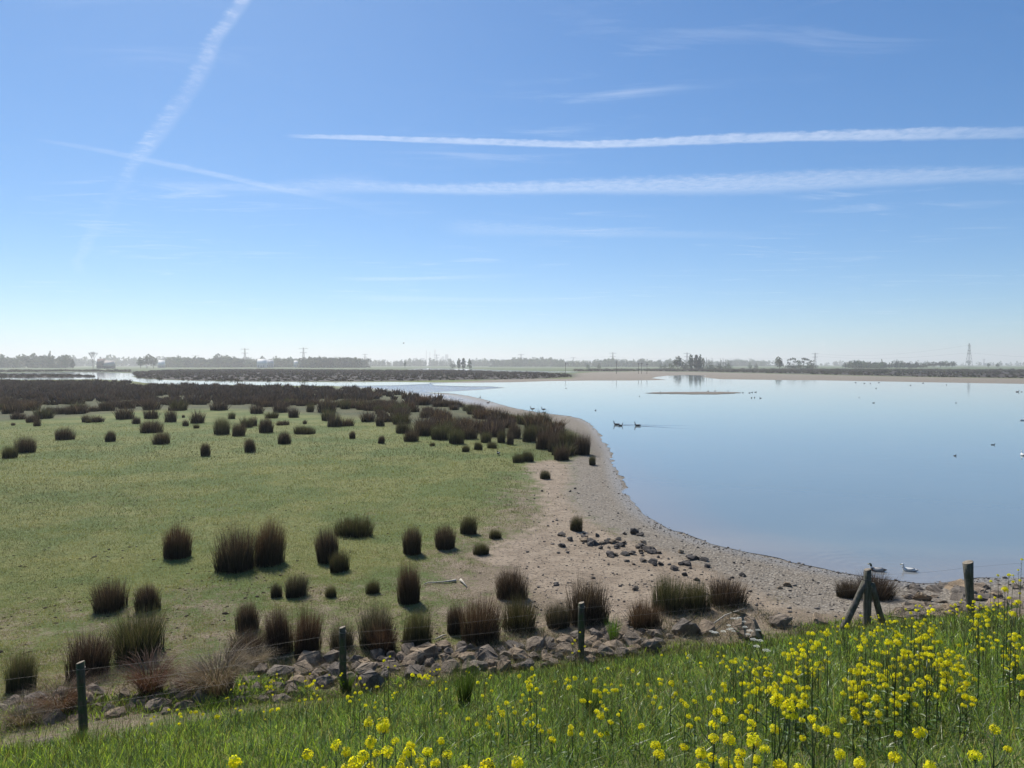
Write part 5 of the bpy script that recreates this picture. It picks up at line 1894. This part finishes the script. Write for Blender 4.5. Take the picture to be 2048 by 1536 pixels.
def bare_tree_mesh(depth=6, spread=.5, seed=3):
    r = random.Random(seed)
    mb = MB()
    def grow(p, d, L, rad, k):
        q = p + d * L
        mb.tube([p, (p + q) / 2 + Vector((r.gauss(0, .02), r.gauss(0, .02), 0)) * L, q], [rad, rad * .8, rad * .62], 4 if k > 2 else 3, (.075, .062, .052), cap=False)
        if k == 0:
            return
        for i in range(3 if k > 3 else 2):
            ax = Vector((r.gauss(0, 1), r.gauss(0, 1), r.gauss(0, .4)))
            nd = (d + ax.normalized() * spread * r.uniform(.6, 1.2) + Vector((0, 0, .08))).normalized()
            grow(q, nd, L * r.uniform(.66, .84), max(rad * .6, .0035), k - 1)
    grow(Vector((0, 0, 0)), Vector((0, 0, 1)), .30, .028, depth)
    return mb.mesh('branches')


BARE = bare_tree_mesh()
BARE.materials.append(M_BARK)
BARE2 = bare_tree_mesh(4, .28, 8)
BARE2.materials.append(M_BARK)


def far_xy(px, dist):
    ux, _ = raydir(px, 729)
    return float(ux) * dist, dist


def tree(kind, px, top, wpx, dist, label, group=None):
    """tree whose top shows at picture height `top`"""
    x, y = far_xy(px, dist)
    h = (729.5 - top) * dist / FPX + CAMZ
    w = wpx * dist / FPX
    rt = empty('tree', (x, y, -.05), rng.random() * 6.28)
    tag(rt, label, 'tree', group)
    if kind in ('bare', 'pole'):
        o = link('branches', BARE if kind == 'bare' else BARE2, None, rt)
        o.scale = (w / .95, w / .95, h / 1.22) if kind == 'bare' else (w / .5, w / .5, h / 1.05)
        return rt
    cm, tm, _ = TREES[kind][int(rng.integers(3))]
    base = {'round': .82, 'tall': .36, 'bush': 1.15, 'open': .86}[kind]
    c = link('crown', cm, None, rt); c.scale = (w / base, w / base, h)
    t_ = link('trunk', tm, None, rt); t_.scale = (h, h, h)
    return rt


tree('bare', 186, 699, 27, 1150, 'big bare spreading tree beside the far farmhouse')
for px, top, w, lab in ((281, 713, 18, 'left round tree of the dark clump left of the small white roof'), (294, 708, 24, 'tallest round tree of the dark clump left of the small white roof'), (307, 713, 18, 'right round tree of the dark clump left of the small white roof')):
    tree('round', px, top, w, 1250, lab, 'trees in the dark clump')
tree('tall', 100, 704, 7, 1350, 'thin dark conifer rising above the far left wood')
tree('tall', 131, 711, 9, 1300, 'pointed young tree at the right end of the far left wood')
tree('tall', 145, 718, 8, 1250, 'small pointed tree between the far left wood and the bare tree')
tree('round', 437, 706, 22, 1600, 'tallest round tree of the grove left of the first pylon')
tree('round', 458, 711, 22, 1600, 'second round tree of the grove left of the first pylon')
tree('round', 525, 711, 12, 1500, 'round tree standing over the white barn')
tree('round', 560, 715, 26, 1650, 'wide pale tree right of the white barn')
tree('round', 578, 715, 20, 1650, 'pale round tree left of the long low wood')
for k, (px, top, w) in enumerate(((918, 717, 9), (927, 716.5, 10), (939, 718.5, 9))):
    tree('tall', px, top, w, 1150, ['left', 'middle', 'right'][k] + ' one of three dark trees right of the cooling tower', 'three dark trees')
tree('bush', 906, 722, 14, 1250, 'low bush between the cooling tower and the three dark trees')
tree('round', 810, 718.5, 5, 1300, 'small dark tree left of the power station')
RG = 'tree group right of the middle'
for px, top, w, kd, lab in ((1356, 711, 22, 'round', 'full green tree at the left end of the tall grove'), (1345, 722, 18, 'bush', 'low green bush at the left foot of the tall grove'), (1367, 721, 14, 'bush', 'bush right below the full green tree'),
                            (1382, 710, 12, 'tall', 'dense upright tree third from the left in the tall grove'), (1392, 709, 12, 'tall', 'tallest upright tree in the tall grove'), (1400, 711, 10, 'tall', 'upright tree just right of the tallest in the grove'),
                            (1406, 708, 10, 'open', 'thin-leaved tree near the middle of the tall grove'), (1374, 722, 16, 'bush', 'bush filling the gap in the tall grove'), (1398, 722, 24, 'bush', 'wide bush under the tallest upright trees'),
                            (1420, 723, 20, 'bush', 'bush below the bare poles of the grove, left of three'), (1437, 725, 20, 'bush', 'bush below the bare poles of the grove, middle of three'), (1456, 725, 20, 'bush', 'bush below the bare poles of the grove, right of three')):
    tree(kd, px, top, w, 900, lab, RG)
for i, (px, top) in enumerate(((1413, 712), (1418, 716), (1424, 713), (1441, 714), (1446, 713), (1451, 716), (1456, 716), (1462, 715))):
    tree('pole', px, top, 6, 900, 'bare thin poplar standing over bushes at the right end of the grove', 'bare thin poplars')
tree('round', 1559, 713, 20, 850, 'olive-brown round tree standing free before the umbrella-shaped row')
for i, (px, top) in enumerate(((1578, 716), (1588, 714), (1598, 715), (1607, 714), (1616, 716), (1624, 720))):
    tree('open', px, top, 13, 950, '%s tree of the open umbrella-shaped row beside a pylon' % ['first', 'second', 'third', 'fourth', 'fifth', 'sixth'][i], 'umbrella-shaped row')
for i, px in enumerate((1580, 1596, 1612, 1626)):
    tree('bush', px, 724.5, 22, 940, '%s bush in the hedge under the umbrella-shaped row' % ['first', 'second', 'third', 'fourth'][i], 'hedge under the umbrella-shaped row')
for i, (px, top, w) in enumerate(((1855, 723.5, 16), (1868, 723, 18), (1881, 722, 18), (1892, 721, 18), (1904, 722, 18))):
    tree('round', px, top, w, 1350, '%s tree of the compact grove left of the tall pylon' % ['first', 'second', 'third', 'fourth', 'fifth'][i], 'compact grove')
tree('round', 1977, 726, 7, 1400, 'small round tree left of the far right pair')
tree('round', 1995, 726, 8, 1400, 'small dark round tree at the far right')
for i, px in enumerate((1176, 1198, 1322, 1330, 1500, 1512)):
    tree('bush', px, 725 + (i % 2), 9, 1100, 'small scrub bush before the hazy wood, %s' % ['far left', 'second from left', 'third from left', 'fourth from left', 'fifth from left', 'far right'][i], 'scrub before the hazy wood')


def wood(name, x0, x1, top0, top1, dist, n, kinds=('wood', 'wood', 'wood', 'bush', 'round'), jitter=3.6):
    """a far wood that reads as one mass"""
    n = int(n * 1.7)
    px = np.sort(rng.uniform(x0, x1, n))
    d = dist * rng.uniform(.97, 1.08, n)
    f = (px - x0) / (x1 - x0)
    top = top0 + (top1 - top0) * f + rng.normal(0, jitter * .6, n) - 5.0 * (vnoise(px, px * 0, .05, 17, 2) - .5)
    top = np.minimum(top, 727.6)
    ux, _ = raydir(px, np.full(n, 729.0))
    h = (729.5 - top) * d / FPX + CAMZ
    vs = [TREES[k][int(rng.integers(3))][2] for k in kinds]
    scatter(name, ux * d, d, np.full(n, -.2), h, np.ones(n), vs, M_TREE)


wood('far_wood', -500, 135, 711, 713, 1450, 130)
wood('far_wood', 120, 700, 717, 718, 2600, 120)
wood('far_wood', 330, 480, 717, 716, 1650, 60)
wood('far_wood', 480, 600, 719, 719, 1700, 40)
wood('far_wood', 596, 725, 715.5, 717.5, 1500, 90, ('wood', 'wood', 'tall'))
wood('far_wood', 720, 905, 721.5, 722, 2700, 80, ('wood', 'wood', 'tall'))
wood('far_wood', 945, 1120, 722, 720, 2600, 80)
wood('far_wood', 985, 1110, 720, 719.5, 2200, 50)
wood('far_wood', 1110, 1360, 722, 721, 2100, 110)
wood('far_wood', 1330, 1560, 721, 722, 2700, 80)
wood('far_wood', 1640, 2560, 725, 725, 3600, 150)
wood('far_wood', 1690, 1850, 726, 727, 1300, 46, ('bush', 'round', 'tall'))
wood('far_wood', 1695, 1770, 725, 726, 1250, 36, ('round', 'bush'))

# ------------------------------------------------------------------ pylons with their lines
M_STEEL, tt, oo = new_mat('pylon_steel')
tt.l.new(principled(tt, (.16, .16, .165), .55, .4, Metallic=.3), oo.inputs[0])


def pylon(px, top, dist, kind, label, w=1.0):
    x, y = far_xy(px, dist)
    H = (729.5 - top) * dist / FPX + CAMZ
    th = .17 * dist / 1000
    rt = empty('pylon', (x, y, 0), R(8))
    tag(rt, label, 'pylon', 'power pylons')
    wb = H * .10 * w
    def wat(f):       # half width of the mast
        return wb * ((1 - f) ** 1.4 * .9 + .14)
    mb = MB()
    lv = np.linspace(0, 1, 9)
    for sx in (-1, 1):
        for sy in (-1, 1):
            mb.tube([(sx * wat(f), sy * wat(f), H * f) for f in lv], th, 4)
    link('mast_leg_frame', mb.mesh('mast_leg_frame'), M_STEEL, rt)
    mb = MB()
    for i in range(8):
        a, b = lv[i], lv[i + 1]
        for sy in (-1, 1):
            mb.tube([(-wat(a), sy * wat(a), H * a), (wat(b), sy * wat(b), H * b)], th * .6, 3)
            mb.tube([(wat(a), sy * wat(a), H * a), (-wat(b), sy * wat(b), H * b)], th * .6, 3)
            mb.tube([(-wat(b), sy * wat(b), H * b), (wat(b), sy * wat(b), H * b)], th * .6, 3)
    link('bracing', mb.mesh('bracing'), M_STEEL, rt)
    arms = {'two': ((.95, .42), (.74, .34)), 'wide': ((.93, .50), (.70, .40)), 'tall': ((.90, .12), (.72, .13), (.58, .14)), 'flat': ((.96, .7),)}[kind]
    for f, L in arms:
        A = H * L * .5
        for sd in (-1, 1):
            mb = MB()
            mb.tube([(0, 0, H * f), (sd * A, 0, H * f + H * .01)], th, 4)
            mb.tube([(0, 0, H * (f - .05)), (sd * A, 0, H * f + H * .01)], th * .7, 4)
            mb.tube([(sd * A, 0, H * f), (sd * A, 0, H * (f - .05))], th * .6, 4)
            link('crossarm', mb.mesh('crossarm'), M_STEEL, rt)
    return rt, np.array([x, y, H])


PY = {}
for key, px, top, dist, kind, label in (
        ('a', 490, 697, 2100, 'two', 'slim two-armed pylon above the grove, left of the left pair'), ('b', 607, 695.5, 2050, 'two', 'slim two-armed pylon above the long low wood, right of the left pair'),
        ('c', 730, 708, 3200, 'two', 'small two-armed pylon at the right end of the long low wood'), ('d', 873.5, 709, 3300, 'wide', 'pylon between the chimneys and the cooling tower'),
        ('e', 1042, 708, 3100, 'wide', 'pylon above the hazy wood right of the power station'), ('f', 1225.5, 705, 2800, 'wide', 'pylon above the hazy wood at the middle right'),
        ('g', 1374, 705.5, 2500, 'wide', 'pylon half hidden behind the tall grove'), ('h', 1630, 706, 2000, 'wide', 'pylon at the right end of the umbrella-shaped row'),
        ('i', 1938, 687, 1350, 'tall', 'tall narrow lattice tower, nearest and tallest at the right'), ('j', 391, 711, 4200, 'flat', 'faint flat-armed pylon far left'), ('k', 1146.5, 715, 4200, 'flat', 'faint thin pylon far off at the middle'), ('l', 1968, 718, 4500, 'wide', 'faint small pylon right of the tall lattice tower'), ('m', 2420, 690, 1100, 'tall', 'lattice tower beyond the right edge of the picture')):
    PY[key] = pylon(px, top, dist, kind, label)


def line_between(a, b, fa, fb, sag, label):
    A, B = PY[a][1].copy(), PY[b][1].copy()
    A[2] *= fa; B[2] *= fb
    t = np.linspace(0, 1, 25)[:, None]
    P = A + (B - A) * t; P[:, 2] -= sag * 4 * (t * (1 - t))[:, 0]
    mb = MB(); mb.tube(P - A, np.linspace(.055 * A[1] / 1000, .055 * B[1] / 1000, 25), 4)
    o = link('power_line', mb.mesh('power_line'), M_STEEL)
    o.location = A
    tag(o, label, 'cable', 'power lines')


line_between('h', 'i', .78, .62, 9, 'lower power line sagging from the umbrella row pylon to the tall tower')
line_between('h', 'i', .95, .93, 12, 'upper power line between the umbrella row pylon and the tall tower')
line_between('i', 'm', .62, .62, 9, 'power line running from the tall tower out of the right edge')
line_between('f', 'g', .70, .70, 8, 'power line from the middle right pylon to the tall grove')
line_between('g', 'h', .72, .72, 8, 'power line from the tall grove to the umbrella row pylon')
line_between('e', 'f', .72, .72, 8, 'power line over the hazy wood between two pylons')
# marker posts in the marsh
for i, (px, top) in enumerate(((1131, 727), (1233, 724.5), (1277, 728), (1283, 727.5), (1294, 729))):
    x, y = far_xy(px, 520)
    h = (729.5 - top) * 520 / FPX + CAMZ
    rt = empty('nest_pole', (x, y, -.1)); tag(rt, '%s thin dark pole standing in the far reed bed' % ['leftmost', 'second', 'third', 'fourth', 'rightmost'][i], 'pole', 'poles in the far reed bed')
    mb = MB(); mb.tube([(0, 0, 0), (0, 0, h)], .14, 6, (.05, .045, .04)); link('pole', mb.mesh('pole'), M_BARK, rt)
    mb = MB(); mb.box(-.6, .6, -.5, .5, h, h + .35, (.05, .045, .04)); link('platform', mb.mesh('platform'), M_BARK, rt)

# ------------------------------------------------------------------ far buildings
M_PLASTER = attr_mat('building_paint', .8, .2)


def gable_house(px, w_px, top, dist, label, wall, roof, name='farm_building', depth=.6, ridge=.5):
    x, y = far_xy(px, dist)
    Wd = w_px * dist / FPX; H = (729.5 - top) * dist / FPX + CAMZ; D = Wd * depth
    rt = empty(name, (x, y, 0)); tag(rt, label, 'building', 'far farm buildings')
    e = H * (1 - ridge)
    mb = MB(); mb.box(-Wd / 2, Wd / 2, -D / 2, D / 2, -.2, e, wall); link('wall', mb.mesh('wall'), M_PLASTER, rt)
    mb = MB()
    o = Wd * .03
    V = [(-Wd / 2 - o, -D / 2 - o, e), (Wd / 2 + o, -D / 2 - o, e), (Wd / 2 + o, D / 2 + o, e), (-Wd / 2 - o, D / 2 + o, e), (-Wd / 2 - o, 0, H), (Wd / 2 + o, 0, H)]
    mb.addm(V, [np.array([[0, 1, 5, 4], [2, 3, 4, 5], [0, 3, 2, 1]]), np.array([[0, 4, 3], [1, 2, 5]])], roof)
    link('roof', mb.mesh('roof'), M_PLASTER, rt)
    mb = MB(); mb.box(-Wd * .06, Wd * .06, -D / 2 - .06, -D / 2 - .01, 0, e * .75, tuple(v * .4 for v in wall)); link('door', mb.mesh('door'), M_PLASTER, rt)
    for k in (-.3, .3):
        mb = MB(); mb.box(Wd * k - Wd * .05, Wd * k + Wd * .05, -D / 2 - .06, -D / 2 - .01, e * .35, e * .75, (.04, .045, .05)); link('window', mb.mesh('window'), M_PLASTER, rt)
    return rt


gable_house(203, 15, 718, 1180, 'dark farmhouse with steep roof beside the bare tree', (.14, .12, .11), (.20, .16, .15), ridge=.65)
gable_house(219, 18, 721.5, 1170, 'long shed with pale roof in front of the dark farmhouse', (.14, .12, .11), (.50, .46, .42), ridge=.7)
gable_house(323, 12, 721, 1500, 'small white-roofed barn right of the dark tree clump', (.35, .35, .35), (.75, .75, .73), ridge=.7)
gable_house(524, 17, 718.5, 1480, 'bright white-roofed barn under the round tree', (.55, .55, .54), (.78, .78, .76), ridge=.65)
gable_house(540, 13, 720, 1540, 'grey shed behind the bright white-roofed barn', (.35, .36, .38), (.45, .46, .48), ridge=.6)
gable_house(592, 8, 721.5, 1560, 'tiny pale shed left of the long low wood', (.6, .6, .58), (.72, .72, .7), ridge=.6)
PD = 6900.0
PS = 'power station'
for px, top, wpx, lab in ((853, 701, 1.3, 'left slim chimney of the hazy power station'), (859.8, 705, 1.3, 'short middle chimney of the hazy power station'), (870, 699.5, 2.0, 'tall right chimney of the hazy power station')):
    x, y = far_xy(px, PD); h = (729.5 - top) * PD / FPX + CAMZ; r = wpx * PD / FPX / 2
    rt = empty('chimney', (x, y, 0)); tag(rt, lab, 'chimney', 'power station chimneys')
    mb = MB(); mb.tube([(0, 0, 0), (0, 0, h * .5), (0, 0, h * .93)], [r * 1.2, r * 1.05, r], 16, (.17, .17, .18)); link('shaft', mb.mesh('shaft', False), M_PLASTER, rt)
    mb = MB(); mb.tube([(0, 0, h * .93), (0, 0, h)], [r * 1.08, r * 1.05], 16, (.25, .24, .24)); link('rim', mb.mesh('rim'), M_PLASTER, rt)
x, y = far_xy(893.5, PD)
rt = empty('cooling_tower', (x, y, 0)); tag(rt, 'wide pale cooling tower of the hazy power station', 'cooling tower')
h = (729.5 - 709) * PD / FPX + CAMZ
t = np.linspace(0, 1, 9)
mb = MB(); mb.tube(np.stack([0 * t, 0 * t, h * t], 1), (5.6 - 2.2 * np.sin(t * 1.75)) * PD / FPX * 1.0 * (1 - .10 * t), 28, (.17, .17, .18), cap=True); link('shell', mb.mesh('shell', True), M_PLASTER, rt)
for k in range(10):
    a = k * .628; r0 = 5.7 * PD / FPX
    mb = MB(); mb.tube([(math.cos(a) * r0, math.sin(a) * r0, -1), (math.cos(a) * r0 * .97, math.sin(a) * r0 * .97, 9)], 1.2, 6, (.3, .3, .3)); link('leg', mb.mesh('leg'), M_PLASTER, rt)
for px, w, steps, lab in ((884.5, 9, ((-.5, .5, 719), (-.2, .5, 716), (.1, .5, 713.5)), 'stepped boiler house left of the cooling tower'), (846.5, 10, ((-.5, .5, 721), (-.35, .4, 716.5)), 'pale block of the power station left of the chimneys')):
    x, y = far_xy(px, PD); Wd = w * PD / FPX
    rt = empty('boiler_house', (x, y - 60, 0)); tag(rt, lab, 'building', 'power station blocks')
    for i, (a, b, top) in enumerate(steps):
        hh = (729.5 - top) * PD / FPX + CAMZ
        mb = MB(); mb.box(a * Wd, b * Wd, -25 - i, 25 + i, 0 if i == 0 else hh * .3, hh, (.17, .17, .18)); link('hall', mb.mesh('hall'), M_PLASTER, rt)

# ------------------------------------------------------------------ haze: the damp air over the marsh
def build_haze():
    mb = MB()
    mb.box(-24000, 24000, -2500, 16500, -1.6, 172)
    m, t, out = new_mat('haze_air')
    v = t.node('ShaderNodeVolumePrincipled')
    v.inputs['Color'].default_value = (.985, .97, .955, 1)
    v.inputs['Density'].default_value = HAZE_DENSITY
    v.inputs['Anisotropy'].default_value = .35
    t.l.new(v.outputs[0], out.inputs['Volume'])
    me = mb.mesh('haze')
    o = link('haze', me, m)
    tag(o, kind='stuff')
    return o


HAZE_DENSITY = .00023
build_haze()
